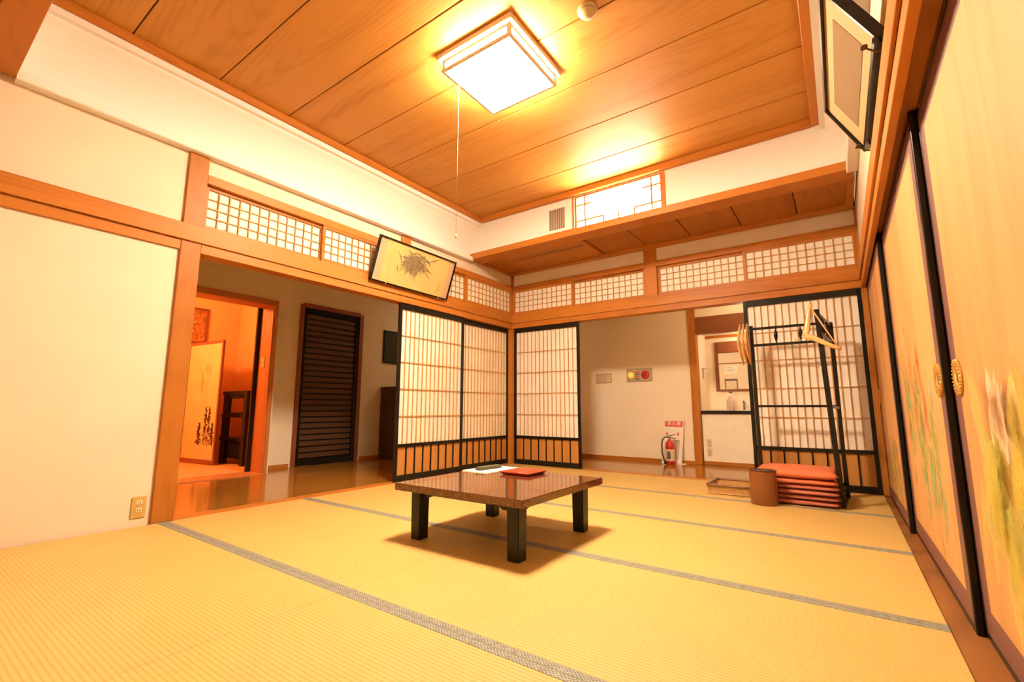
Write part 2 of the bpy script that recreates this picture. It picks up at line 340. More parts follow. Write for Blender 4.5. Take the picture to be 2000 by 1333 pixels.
# white ledge mouldings and coves
def cove_profile(side):
    pts = [(0.0, ZM), (0.040, ZM), (0.046, 2.461), (0.046, 2.502), (0.040, 2.508), (0.006, 2.508), (0.006, 2.56), (0.012, 2.61), (0.024, 2.66), (0.042, 2.71), (0.066, 2.76), (0.096, 2.805), (0.128, 2.842), (0.128, 2.858), (0.160, 2.860), (0.160, 2.90), (0.0, 2.90)]
    return [(p[0]-0.02 if p[0] == 0 else p[0], p[1]) for p in pts] if side == 0 else [(W+0.017 if p[0] == 0 else W-p[0]*1.2, p[1]) for p in pts]
S(prism('cove', cove_profile(0), 'y', YE, YD, WHITE_PL), 'white curved cove with a ledge above the bamboo picture wall', 'cove')
S(prism('cove', cove_profile(1), 'y', YE, YD, WHITE_PL), 'white curved cove with a ledge behind the hanging beige panel', 'cove')
# drop walls
def drop(y0, y1, label, win):
    l = [((0.02, W-0.02), (y0, y1), (2.545, 2.90))] if not win else [((-0.0, 1.385), (y0, y1), (2.545, 2.90)), ((2.345, W), (y0, y1), (2.545, 2.90)), ((1.385, 2.345), (y0, y1), (2.885, 2.90)), ((0.0, W), (y0, y1), (2.90, 3.02))]
    return S(boxes('wall_upper', l, WHITE_PL), label, 'wall')
drop(YD, YD+0.07, 'white drop wall with the grille and the glowing window', True)
S(box('wall_upper', (0, W), (YE-0.07, YE), (2.545, 3.02), WHITE_PL), 'white drop wall above the viewer', 'wall')
trim((0.0, W-0.005), (YD-0.02, YD+0.18), (2.475, 2.545), 'cedar edge beam of the lowered ceiling under the glowing window', cat='beam')
trim((0.0, W-0.005), (YE-0.13, YE), (2.475, 2.545), 'dark cedar edge beam of the lowered ceiling above the viewer', cat='beam')
# lowered ceilings
def lowered(y0, y1, joints, label):
    c = S(box('ceiling', (-0.0, W), (y0, y1), (2.515, 2.545), DARKGAP), label, 'ceiling')
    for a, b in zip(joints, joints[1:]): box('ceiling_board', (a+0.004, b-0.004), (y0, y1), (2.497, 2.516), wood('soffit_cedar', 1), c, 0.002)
    return c
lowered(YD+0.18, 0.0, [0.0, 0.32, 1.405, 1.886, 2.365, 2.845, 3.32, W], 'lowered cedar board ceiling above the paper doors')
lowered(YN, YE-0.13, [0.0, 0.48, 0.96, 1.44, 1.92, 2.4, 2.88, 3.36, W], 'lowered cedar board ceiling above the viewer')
trim((0.0, W), (-0.10, 0.0), (2.475, 2.50), 'cedar trim where the lowered ceiling meets the corridor wall', bev=0.001)
trim((0.0, 0.05), (YD+0.18, -0.10), (2.475, 2.50), 'cedar trim of the lowered ceiling at the bamboo picture wall', bev=0.001)
trim((W-0.05, W), (YD+0.18, -0.10), (2.475, 2.50), 'cedar trim of the lowered ceiling at the painted doors', bev=0.001)
# main ceiling
ce = S(box('ceiling', (-0.12, 3.86), (YN-0.1, 0.1), (2.975, 3.04), DARKGAP), 'cedar board ceiling with dark joints around the square lamp', 'ceiling')
J = [YD, -1.30, -1.80, -2.295, -2.785, -3.275, -3.765, -4.25, YE]
for a, b in zip(J, J[1:]): box('ceiling_board', (0.10, W-0.1), (b+0.0035, a-0.0035), (ZC, 2.976), wood('ceiling_cedar', 0), ce, 0.003)
trim((0.13, 0.185), (YE, YD), (2.90, ZC), 'cedar border of the ceiling above the bamboo picture wall', bev=0.004)
trim((W-0.245, W-0.19), (YE, YD), (2.90, ZC), 'cedar border of the ceiling at the hanging beige panel side', bev=0.004)
trim((0.185, W-0.245), (YD-0.05, YD), (2.895, ZC), 'cedar border of the ceiling above the glowing window', bev=0.004)
trim((0.185, W-0.245), (YE, YE+0.05), (2.895, ZC), 'cedar border of the ceiling above the viewer', bev=0.004)

# ------------------------------------------------------------------ lattice transoms and sliding doors
def mapper(side, face):
    # along a, depth d behind the face, height z
    if side == 'left': return lambda a, d, z: ((face-d[1], face-d[0]), a, z)
    return lambda a, d, z: (a, (face+d[0], face+d[1]), z)
wn = [0]; dn = [0]
def transom(side, a0, a1, face, label, cols=12, rows=4):
    M = mapper(side, face); wn[0] += 1
    base = M((a0, a1), (0, 0.03), (HN1, ZL)); loc = ((base[0][0]+base[0][1])/2, (base[1][0]+base[1][1])/2, HN1)
    t = thing(f'window_{wn[0]}', label, 'transom', loc, None, 'structure')
    z0, z1 = HN1+0.002, ZL-0.001; fw = 0.026
    box('stile', *M((a0, a0+fw), (0, 0.024), (z0, z1)), 'cedar', t); box('stile', *M((a1-fw, a1), (0, 0.024), (z0, z1)), 'cedar', t)
    box('rail', *M((a0+fw, a1-fw), (0, 0.024), (z0, z0+0.034)), 'cedar', t); box('rail', *M((a0+fw, a1-fw), (0, 0.024), (z1-0.024, z1)), 'cedar', t)
    l0, l1, y0, y1 = a0+fw, a1-fw, z0+0.034, z1-0.024
    box('paper', *M((l0, l1), (0.016, 0.0175), (y0, y1)), PAPER, t)
    for k in range(1, cols):
        c = l0+(l1-l0)*k/cols; box('lattice_bar', *M((c-0.0035, c+0.0035), (0.003, 0.016), (y0, y1)), 'lattice_cedar', t)
    for k in range(1, rows):
        c = y0+(y1-y0)*k/rows; box('lattice_bar', *M((l0, l1), (0.005, 0.016), (c-0.0035, c+0.0035)), 'lattice_cedar', t)
    return t
transom('left', YP+0.06, -2.79, -0.035, 'lattice transom next to the cedar post of the cream wall')
transom('left', -2.81, -1.94, -0.005, 'lattice transom partly behind the near end of the bamboo picture')
transom('left', -1.82, -0.915, -0.035, 'lattice transom mostly hidden behind the bamboo picture')
transom('left', -0.935, -0.014, -0.005, 'lattice transom between the bamboo picture and the room corner')
transom('back', 0.014, 0.915, 0.005, 'lattice transom of the corridor side touching the room corner')
transom('back', 0.895, 1.816, 0.035, 'lattice transom of the corridor side before the short post')
transom('back', 1.96, 2.845, 0.035, 'lattice transom of the corridor side just past the short post')
transom('back', 2.825, W-0.002, 0.005, 'lattice transom directly above the clothes rack')
def shoji(side, a0, a1, face, label, bars=15):
    M = mapper(side, face); dn[0] += 1
    base = M((a0, a1), (0, 0.03), (0, HK)); loc = ((base[0][0]+base[0][1])/2, (base[1][0]+base[1][1])/2, 0.004)
    t = thing(f'door_{dn[0]}', label, 'sliding door', loc, None, 'structure')
    D = (0, 0.03); sw = 0.032; z0, z1 = 0.004, HK-0.002; K = 'black_lacquer'
    for s in ((a0, a0+sw), (a1-sw, a1)): box('stile', *M(s, D, (z0, z1)), K, t, 0.0015)
    i0, i1 = a0+sw, a1-sw
    box('rail', *M((i0, i1), D, (z1-0.058, z1)), K, t, 0.0015); box('rail', *M((i0, i1), D, (0.325, 0.358)), K, t, 0.0015); box('rail', *M((i0, i1), D, (z0, 0.062)), K, t, 0.0015)
    box('paper', *M((i0, i1), (0.019, 0.0205), (0.358, z1-0.058)), PAPER, t)
    for k in range(1, bars):
        c = i0+(i1-i0)*k/bars; box('lattice_bar', *M((c-0.003, c+0.003), (0.006, 0.019), (0.358, z1-0.058)), 'lattice_cedar', t)
    for k in range(1, 5):
        c = 0.358+(z1-0.058-0.358)*k/5; box('lattice_bar', *M((i0, i1), (0.007, 0.019), (c-0.004, c+0.004)), 'lattice_cedar', t)
    M2 = M((i0, i1), (0.016, 0.022), (0.062, 0.325)); box('kick_panel', *M2, wood('kick_panel', 2), t)
    for k in range(1, 8):
        c = i0+(i1-i0)*k/8; box('batten', *M((c-0.006, c+0.006), (0.004, 0.016), (0.062, 0.325)), K, t)
    e = a1-sw/2 if side == 'left' else a1-sw/2
    return t
shoji('left', -1.915, -0.945, -0.018, 'paper sliding door at the edge of the hall opening')
shoji('left', -0.955, -0.003, -0.056, 'paper sliding door of the hall side touching the room corner')
shoji('back', 0.014, 0.972, 0.022, 'paper sliding door of the corridor side touching the room corner')
shoji('back', 2.795, 3.732, 0.008, 'paper sliding door behind the clothes rack and cushions')

# painted sliding doors
def leaf_bm(bm, fx, y, z, L, w, ang, mi, tilt=0.0):
    n = 6; up = []; dn_ = []
    ca, sa = math.cos(ang), math.sin(ang)
    for i in range(n+1):
        t = i/n; hw = w*math.sin(math.pi*min(1, t*0.92+0.05))*0.5; s = (t-0.5)*L; b = 0.12*L*math.sin(t*3.0)
        for lst, sg in ((up, 1), (dn_, -1)):
            a, c = s, b+sg*hw; lst.append(bm.verts.new((fx, y+a*sa+c*ca, z+a*ca-c*sa)))
    f = bm.faces.new(up+list(reversed(dn_))); f.material_index = mi
def paint_mat(name, col, amt):
    m, nt, b = new_mat(name); b.inputs['Base Color'].default_value = (*col, 1); b.inputs['Roughness'].default_value = 0.7
    mp = coords(nt, (14, 14, 9)); no = N(nt, 'ShaderNodeTexNoise', i_Scale=1.0, i_Detail=5.0); nt.links.new(mp.outputs[0], no.inputs['Vector'])
    r = ramp(nt, [(0.32, (amt*0.15,)*3), (0.68, (amt,)*3)]); nt.links.new(no.outputs['Fac'], r.inputs[0]); nt.links.new(r.outputs[0], b.inputs['Alpha'])
    return m
PAINTS = [paint_mat('paint_teal', (0.30, 0.55, 0.24), 0.62), paint_mat('paint_leaf_green', (0.54, 0.52, 0.09), 0.55), paint_mat('paint_yellow', (0.78, 0.58, 0.07), 0.5), paint_mat('paint_orange', (0.72, 0.22, 0.06), 0.55), paint_mat('paint_white', (0.85, 0.70, 0.50), 0.7)]
def fusuma(y0, y1, fx, hy, label, painter):
    dn[0] += 1; t = thing(f'door_{dn[0]}', label, 'sliding door', (fx, (y0+y1)/2, 0.0), None, 'structure')
    X = (fx, fx+0.022); K = 'black_lacquer'; fw = 0.022; z0, z1 = -0.003, 1.805
    for s in ((y0, y0+fw), (y1-fw, y1)): box('stile', X, s, (z0, z1), K, t, 0.003)
    box('rail', X, (y0+fw, y1-fw), (z0, z0+0.018), K, t, 0.002); box('rail', X, (y0+fw, y1-fw), (z1-0.03, z1), K, t, 0.002)
    a0, a1, b0, b1 = y0+fw, y1-fw, z0+0.018, z1-0.03; X2 = (fx+0.003, fx+0.019); p = 0.085
    boxes('border', [(X2, (a0, a0+p), (b0, b1)), (X2, (a1-p, a1), (b0, b1)), (X2, (a0+p, a1-p), (b0, b0+p)), (X2, (a0+p, a1-p), (b1-p, b1))], PLUM, t)
    box('panel', (fx+0.0028, fx+0.0185), (a0+p, a1-p), (b0+p, b1-p), GOLD, t)
    bm = bmesh.new(); painter(bm, fx+0.0018); o = from_bm('painted_flowers', bm, None, t, mats=PAINTS); o['kind'] = 'stuff'
    for y in hy:
        h = lathe('pull', [(0.022, 0.0022), (0.024, -0.002), (0.030, -0.004), (0.040, -0.003), (0.052, -0.005), (0.060, -0.0015), (0.060, 0.0022)], (fx, y, 0.808), BRASS, t, 28, 0.95, 1.0, 'x')
        lathe('recess', [(0.022, 0.0018), (0.022, 0.0005), (0.0, 0.0012)], (fx, y, 0.808), plain('pull_recess', (0.05, 0.02, 0.01), 0.5), h, 20, 0.95, 1.0, 'x')
        bm = bmesh.new()
        for k in range(28):
            a = 2*math.pi*k/28; bmesh.ops.create_icosphere(bm, subdivisions=1, radius=0.0045, matrix=Matrix.Translation((fx-0.0035, y+0.053*math.cos(a), 0.808+0.055*math.sin(a))))
        from_bm('beading', bm, BRASS, h, True)
    return t
rnd = random.Random(3)
def paint_mid(bm, fx):
    for i in range(70):
        u = rnd.random(); y = -1.62-0.85*u; z = 0.72-0.30*u+rnd.gauss(0, 0.15)
        leaf_bm(bm, fx-0.00001*i, y, max(0.24, min(1.0, z)), rnd.uniform(0.14, 0.34), rnd.uniform(0.03, 0.075), rnd.gauss(0.0, 0.35)+math.pi, 0 if rnd.random() < 0.45 else 1)
    for i in range(12): leaf_bm(bm, fx-0.0008, -1.65-0.8*rnd.random(), rnd.uniform(0.5, 0.95), 0.2, 0.09, rnd.gauss(0, 0.3), 3)
    for i in range(7): leaf_bm(bm, fx-0.0009, -1.65-0.6*rnd.random(), rnd.uniform(0.8, 1.02), 0.1, 0.05, rnd.gauss(0, 0.4), 2)
def paint_near(bm, fx):
    for i in range(46):
        y = -3.13-0.75*rnd.random(); z = 0.42+rnd.gauss(0, 0.14)
        leaf_bm(bm, fx-0.00001*i, y, max(0.16, min(0.70, z)), rnd.uniform(0.14, 0.3), rnd.uniform(0.06, 0.13), rnd.gauss(0, 0.5)+math.pi, 1 if rnd.random() < 0.5 else 2)
    for i in range(9): leaf_bm(bm, fx-0.0008, -3.43+rnd.gauss(0, 0.03), 0.69+rnd.gauss(0, 0.025), 0.13, 0.06, rnd.gauss(0, 0.4), 4)
    for i in range(7): leaf_bm(bm, fx-0.0008, -3.85+rnd.gauss(0, 0.05), 0.85+rnd.gauss(0, 0.05), 0.15, 0.07, rnd.gauss(0, 0.5), 2)
def paint_far(bm, fx):
    for i in range(40):
        y = -0.55-0.6*rnd.random(); leaf_bm(bm, fx-0.00001*i, y, rnd.uniform(0.16, 0.46), rnd.uniform(0.12, 0.28), rnd.uniform(0.03, 0.07), rnd.gauss(0, 0.3), rnd.choice((1, 1, 0, 2)))
fusuma(-1.36, -0.002, 3.775, [-0.115], 'gold painted sliding door beside the clothes rack', paint_far)
fusuma(-2.82, -1.34, 3.800, [-2.735], 'gold painted sliding door with green leaves and orange blossoms', paint_mid)
fusuma(-4.30, -2.80, 3.823, [-2.915], 'gold painted sliding door with yellow leaves and a white flower', paint_near)
fusuma(YN+0.005, -4.28, 3.800, [], 'gold painted sliding door beside the viewer', paint_near)

# glowing window of the drop wall
gw = thing('window_9', 'glowing backlit paper window in the white drop wall', 'window', (1.865, YD, 2.545), None, 'structure')
for a in ((1.385, 1.405), (1.415, 1.437), (2.302, 2.345)): box('stile', a, (YD-0.012, YD+0.05), (2.545, 2.885), 'cedar', gw)
box('rail', (1.437, 2.302), (YD-0.008, YD+0.04), (2.868, 2.885), 'cedar', gw)
box('glowing_paper', (1.405, 2.345), (YD+0.03, YD+0.034), (2.545, 2.885), plain('backlit_paper', (0.9, 0.86, 0.78), 0.8, emit=TRANSOM), gw)
for x in (1.525, 2.215): box('lattice_bar', (x-0.008, x+0.008), (YD+0.004, YD+0.028), (2.545, 2.868), 'cedar', gw)
for x in (1.725, 1.885, 2.045): box('lattice_bar', (x-0.008, x+0.008), (YD+0.004, YD+0.028), (2.545, 2.62), 'cedar', gw)
for a, z in (((1.437, 1.60), 2.79), ((2.13, 2.302), 2.79), ((1.437, 1.725), 2.62), ((2.045, 2.302), 2.62)): box('lattice_bar', a, (YD+0.006, YD+0.028), (z-0.008, z+0.008), 'cedar', gw)

# ------------------------------------------------------------------ side hall, corridor, alcove
HX = -1.93; DX = -1.64; BY = 1.28; AY = 1.80
S(boxes('floor', [((-1.95, -0.12), (YN, 1.30), (-0.12, 0.0)), ((-0.12, 3.9), (0.12, 1.30), (-0.12, 0.0))], wood('hall_boards', 1)), 'glossy brown wooden floor of the hall and corridor', 'floor')
S(boxes('wall_hall', [((HX-0.1, HX), (-2.30, -1.86), (0, 2.5)), ((HX-0.1, HX), (-0.96, 1.30), (0, 2.5)), ((HX-0.1, HX), (-1.86, -0.96), (1.99, 2.5))], HALL_PL), 'dim cream hall wall around the dark louvered door', 'wall')
S(boxes('wall_doorway', [((DX-0.24, DX), (-2.345, -2.285), (0, 2.5)), ((DX-0.24, DX), (YN, -3.30), (0, 2.5)), ((DX-0.24, DX), (-3.30, -2.345), (1.90, 2.5))], HALL_PL), 'dim cream wall above the doorway to the orange room', 'wall')
S(box('wall_corridor', (-2.03, 1.94), (BY, BY+0.1), (0, 2.5), PINK_PL), 'pale corridor wall with the alarm panel', 'wall')
S(box('ceiling', (-2.05, -0.12), (YN, 1.38), (2.45, 2.55), HALL_PL), 'plaster ceiling of the side hall', 'ceiling')
S(box('ceiling', (-0.12, 3.9), (0.12, 1.38), (2.45, 2.55), HALL_PL), 'plaster ceiling of the wash stand corridor', 'ceiling')
S(box('baseboard_corridor', (-1.93, 1.94), (BY-0.012, BY), (0.0, 0.045), 'cedar'), 'wooden skirting below the alarm panel', 'skirting')
S(box('baseboard_hall', (HX, HX+0.012), (-0.90, 1.26), (0.0, 0.045), 'cedar'), 'wooden skirting beside the dark louvered door', 'skirting')
S(box('baseboard_doorway', (HX, HX+0.012), (-2.28, -1.90), (0.0, 0.045), 'cedar'), 'wooden skirting between the doorway and the louvered door', 'skirting')
# doorway casing
trim((DX-0.24, DX+0.012), (-2.358, -2.345), (0.0, 1.885), 'cedar jamb lining with the light switch', 'door_jamb', cat='door frame')
trim((DX, DX+0.02), (-2.345, -2.305), (0.0, 1.91), 'cedar casing beside the doorway to the orange room', 'door_jamb', cat='door frame')
trim((DX-0.24, DX+0.02), (-3.30, -2.358), (1.845, 1.91), 'cedar head casing over the doorway to the orange room', 'door_jamb', cat='door frame')
trim((DX-0.24, DX+0.03), (-3.30, -2.345), (-0.01, 0.008), 'cedar threshold of the doorway to the orange room', 'door_jamb', cat='threshold')
dn[0] += 1
S(box(f'door_{dn[0]}', (-1.915, -1.885), (-2.40, -2.305), (0.008, 1.86), 'black_lacquer', None, 0.002), 'dark sliding door edge pushed open in the orange doorway', 'sliding door')
# louvered door
dn[0] += 1
lv = thing(f'door_{dn[0]}', 'dark slatted door in the dim side hall', 'door', (HX, -1.41, 0.0), None, 'structure')
for s in ((-1.875, -1.83), (-1.0, -0.945)): box('casing', (HX, HX+0.03), s, (0, 2.0), 'dark_beam', lv)
box('casing', (HX, HX+0.03), (-1.83, -1.0), (1.965, 2.02), 'dark_beam', lv)
for s in ((-1.83, -1.785), (-1.05, -1.0)): box('stile', (HX-0.03, HX+0.012), s, (0.01, 1.965), 'black_lacquer', lv)
for z in ((0.01, 0.085), (1.90, 1.965)): box('rail', (HX-0.03, HX+0.012), (-1.785, -1.05), z, 'black_lacquer', lv)
box('backing', (HX-0.045, HX-0.026), (-1.785, -1.05), (0.085, 1.90), plain('louver_backing', (0.006, 0.005, 0.004), 0.6), lv)
for k in range(25):
    z = 0.085+1.815*(k+0.5)/25; box('slat', (HX-0.024, HX-0.004), (-1.785, -1.05), (z-0.028, z+0.027), 'louver_brown', lv, 0.002)
# corridor post, beams and alcove
S(box('pillar', (1.94, 2.03), (BY-0.02, BY+0.10), (0.0, 2.45), 'cedar', None, 0.003), 'cedar post between the alarm wall and the wash stand', 'post')
S(box('beam', (2.03, 3.86), (BY-0.02, BY+0.1), (1.665, 1.885), 'dark_beam', None, 0.003), 'dark wooden beam above the wash stand alcove', 'beam')
S(box('wall_over_alcove', (2.03, 3.9), (BY+0.02, BY+0.1), (1.885, 2.45), HALL_PL), 'plaster above the dark beam of the wash stand', 'wall')
S(boxes('wall_alcove', [((1.98, 2.03), (BY+0.1, AY), (0, 2.0)), ((1.98, 3.3), (AY, AY+0.08), (0, 2.0)), ((3.22, 3.3), (BY+0.1, AY), (0, 2.0)), ((2.03, 3.22), (BY+0.1, AY), (1.70, 1.78))], PINK_PL), 'pale walls of the wash stand alcove', 'wall')
S(box('trim_90', (2.03, 3.22), (AY-0.015, AY), (1.665, 1.70), 'cedar'), 'thin wooden trim at the top of the alcove', 'trim')
S(box('wall_side', (3.3, 3.9), (BY, BY+0.1), (0, 2.5), PINK_PL), 'corridor wall beyond the wash stand', 'wall')
# the next room
OR_PL = plain('orange_plaster', (0.80, 0.42, 0.17), 0.9, noise=0.05, nscale=2.0)
S(boxes('wall_orange_room', [((-4.0, -3.9), (-4.6, -1.6), (0, 2.6)), ((-4.0, -2.04), (-1.70, -1.60), (0, 2.6)), ((-4.0, -1.88), (-4.7, -4.6), (0, 2.6)), ((-2.04, -2.03), (-2.31, -1.60), (0, 2.6))], OR_PL), 'orange lit walls of the next room', 'wall')
S(box('ceiling', (-4.0, -1.70), (-4.7, -1.6), (2.6, 2.7), OR_PL), 'ceiling of the orange lit room', 'ceiling')
S(box('floor', (-4.0, -1.95), (-4.7, -1.6), (-0.12, 0.004), plain('carpet_orange', (0.62, 0.30, 0.10), 0.9, noise=0.1, nscale=40)), 'orange floor of the next room', 'floor')

# ================================================================== things
def obox(bm, o, ux, uy, uz, a, b, c, mi=0):
    o, ux, uy, uz = Vector(o), Vector(ux), Vector(uy), Vector(uz)
    vs = [bm.verts.new(o+ux*i+uy*j+uz*k) for i in a for j in b for k in c]
    for q in ((0, 1, 3, 2), (4, 6, 7, 5), (0, 4, 5, 1), (2, 3, 7, 6), (0, 2, 6, 4), (1, 5, 7, 3)):
        f = bm.faces.new([vs[i] for i in q]); f.material_index = mi
def opart(name, fr, a, b, c, mat, parent):
    bm = bmesh.new(); obox(bm, *fr, a, b, c); bmesh.ops.recalc_face_normals(bm, faces=bm.faces); return from_bm(name, bm, mat, parent)

# ---- ceiling lamp
LX, LY, LZ = 1.862, -2.772, 2.838
lamp = thing('ceiling_lamp', 'square wooden framed ceiling lamp glowing bright white', 'lamp', (LX, LY, LZ))
GLOW = plain('lamp_acrylic', (0.9, 0.88, 0.82), 0.6, emit=LAMP)
h = 0.265; t = 0.292
box('top_plate', (LX-t, LX+t), (LY-t, LY+t), (2.915, 2.955), 'lamp_cypress', lamp, 0.004)
for sx in (-1, 1):
    for sy in (-1, 1):
        box('corner_post', (LX+sx*h, LX+sx*(h-0.022)), (LY+sy*h, LY+sy*(h-0.022)), (LZ+0.016, 2.915), 'lamp_cypress', lamp)
for s in (-1, 1):
    box('bottom_rail', (LX-h-0.004, LX+h+0.004), (LY+s*(h+0.004), LY+s*(h-0.013)), (LZ, LZ+0.016), 'lamp_cypress', lamp)
    box('bottom_rail', (LX+s*(h+0.004), LX+s*(h-0.013)), (LY-h+0.013, LY+h-0.013), (LZ, LZ+0.016), 'lamp_cypress', lamp)
    box('side_pane', (LX-h+0.022, LX+h-0.022), (LY+s*(h-0.006), LY+s*(h-0.009)), (LZ+0.016, 2.898), GLOW, lamp)
    box('side_pane', (LX+s*(h-0.006), LX+s*(h-0.009)), (LY-h+0.022, LY+h-0.022), (LZ+0.016, 2.898), GLOW, lamp)
    box('side_bar', (LX-h+0.022, LX+h-0.022), (LY+s*h, LY+s*(h-0.005)), (2.898, 2.915), 'lamp_cypress', lamp)
    box('side_bar', (LX+s*h, LX+s*(h-0.005)), (LY-h+0.022, LY+h-0.022), (2.898, 2.915), 'lamp_cypress', lamp)
box('bottom_pane', (LX-h+0.013, LX+h-0.013), (LY-h+0.013, LY+h-0.013), (LZ+0.002, LZ+0.008), GLOW, lamp)
cord = tube('pull_cord', [(1.604, -2.885, 2.84), (1.602, -2.884, 2.4), (1.604, -2.886, 1.80)], 0.0011, plain('cord_white', (0.42, 0.34, 0.20), 0.8), lamp, 6)
lathe('cord_knob', [(0.0, 0.0), (0.005, 0.004), (0.006, 0.02), (0.002, 0.03)], (1.604, -2.886, 1.772), plain('knob_cream', (0.75, 0.66, 0.45), 0.5), cord, 12)

sd = thing('smoke_detector', 'round cream smoke detector on the ceiling boards', 'smoke detector', (2.515, -2.82, 2.90))
CREAM = plain('cream_plastic', (0.50, 0.38, 0.18), 0.5)
lathe('base', [(0.0, 0.0), (0.054, 0.0), (0.058, -0.008), (0.056, -0.018)], (2.515, -2.82, 2.955), CREAM, sd, 28)
lathe('sensor_dome', [(0.0, -0.055), (0.022, -0.052), (0.036, -0.042), (0.044, -0.028), (0.050, -0.018)], (2.515, -2.82, 2.955), CREAM, sd, 28)

# ---- grille on the drop wall
vg = thing('vent_grille', 'small grey zigzag grille in a white panel beside the glowing window', 'vent', (1.2, YD, 2.55))
box('plate', (1.03, 1.372), (YD-0.008, YD), (2.553, 2.872), WHITE_PL, vg, 0.002)
box('backing', (1.105, 1.296), (YD-0.010, YD-0.008), (2.585, 2.812), plain('grille_back', (0.16, 0.13, 0.10), 0.6), vg)
GR = plain('grille_wire', (0.62, 0.55, 0.45), 0.4, 0.3)
for k in range(9):
    x = 1.112+k*0.0222; pts = [(x+(0.004 if i % 2 else -0.004), YD-0.013, 2.587+0.2245*i/14) for i in range(15)]
    tube('zigzag_wire', pts, 0.0042, GR, vg, 4)
# ---- flush air outlet in the lowered ceiling
av = thing('air_outlet', 'flush wooden air conditioner panel with a dark slot in the lowered ceiling', 'air vent', (0.86, -0.4, 2.485))
PX0, PX1, PY0, PY1 = 0.335, 1.39, -0.675, -0.125
for xx, yy in (((PX0, PX1), (PY0, PY0+0.03)), ((PX0, PX1), (PY1-0.03, PY1)), ((PX0, PX0+0.03), (PY0+0.03, PY1-0.03)), ((PX1-0.03, PX1), (PY0+0.03, PY1-0.03))): box('frame_bar', xx, yy, (2.482, 2.497), 'cedar', av, 0.002)
box('panel', (PX0+0.03, PX1-0.03), (PY0+0.03, PY1-0.03), (2.489, 2.496), wood('cedar', 0), av)
box('slot', (PX0+0.06, PX1-0.07), (-0.527, -0.513), (2.4875, 2.4892), BLACKP, av)
for a in (0.70, 1.02): box('latch', (a, a+0.06), (-0.20, -0.185), (2.4865, 2.4892), 'soffit_cedar', av)

# ---- outlet and switches
MUST = plain('mustard_plate', (0.50, 0.33, 0.095), 0.35); IVORY = plain('ivory_plastic', (0.80, 0.66, 0.40), 0.4)
ou = thing('wall_outlet', 'mustard plate with two sockets low on the cream wall', 'outlet', (-0.02, -3.895, 0.045))
box('plate', (-0.02, -0.013), (-3.932, -3.858), (0.045, 0.172), MUST, ou, 0.003)
for z in (0.083, 0.126):
    s = box('socket', (-0.013, -0.010), (-3.909, -3.878), (z, z+0.022), IVORY, ou, 0.001)
    for y in (-3.899, -3.889): box('slot', (-0.0102, -0.0094), (y-0.0015, y+0.0015), (z+0.005, z+0.017), BLACKP, s)
sw = thing('light_switch', 'ivory light switch on the jamb of the orange doorway', 'switch', (-1.77, -2.36, 1.15))
box('plate', (-1.806, -1.736), (-2.365, -2.358), (1.152, 1.272), plain('switch_plate', (0.72, 0.42, 0.18), 0.4), sw, 0.002)
box('rocker', (-1.784, -1.758), (-2.369, -2.365), (1.185, 1.240), plain('switch_rocker', (0.80, 0.55, 0.28), 0.4), sw, 0.001)
cs = thing('switch_panel', 'wide dull switch plate left of the alarm panel', 'switch', (0.725, BY, 1.07))
box('plate', (0.603, 0.847), (BY-0.008, BY), (1.07, 1.204), plain('tan_plate', (0.55, 0.38, 0.22), 0.4), cs, 0.002)
for k in range(4): box('rocker', (0.625+k*0.035, 0.65+k*0.035), (BY-0.012, BY-0.008), (1.09, 1.18), plain('tan_rocker', (0.62, 0.46, 0.28), 0.4), cs)
for k in range(4): box('label_strip', (0.77, 0.83), (BY-0.010, BY-0.008), (1.085+k*0.026, 1.10+k*0.026), IVORY, cs)
al = thing('alarm_panel', 'fire alarm panel with a glowing orange lamp and round red button', 'alarm', (1.258, BY, 1.073))
box('plate', (1.076, 1.441), (BY-0.012, BY), (1.073, 1.257), plain('alarm_plate', (0.50, 0.40, 0.26), 0.4, 0.3), al, 0.003)
lathe('lamp_lens', [(0.0, -0.045), (0.02, -0.042), (0.035, -0.03), (0.042, -0.012)], (1.137, BY, 1.163), plain('alarm_lens', (0.8, 0.25, 0.05), 0.3, emit=((1.0, 0.30, 0.03), 1.6)), al, 20, axis='y')
lathe('push_button', [(0.0, -0.020), (0.045, -0.020), (0.058, -0.018), (0.060, -0.012)], (1.343, BY, 1.165), plain('alarm_red', (0.50, 0.025, 0.012), 0.35), al, 28, axis='y')
lathe('button_ring', [(0.014, -0.0215), (0.018, -0.0215), (0.018, -0.0195), (0.014, -0.0195)], (1.343, BY, 1.165), plain('alarm_dark', (0.16, 0.01, 0.008), 0.35), al, 20, axis='y')
INK = plain('print_ink', (0.10, 0.06, 0.04), 0.6); REDINK = plain('print_red', (0.52, 0.05, 0.03), 0.6)
for k in range(4): box('print', (1.20, 1.262), (BY-0.0128, BY-0.0118), (1.10+k*0.03, 1.116+k*0.03), REDINK if k % 2 else INK, al)

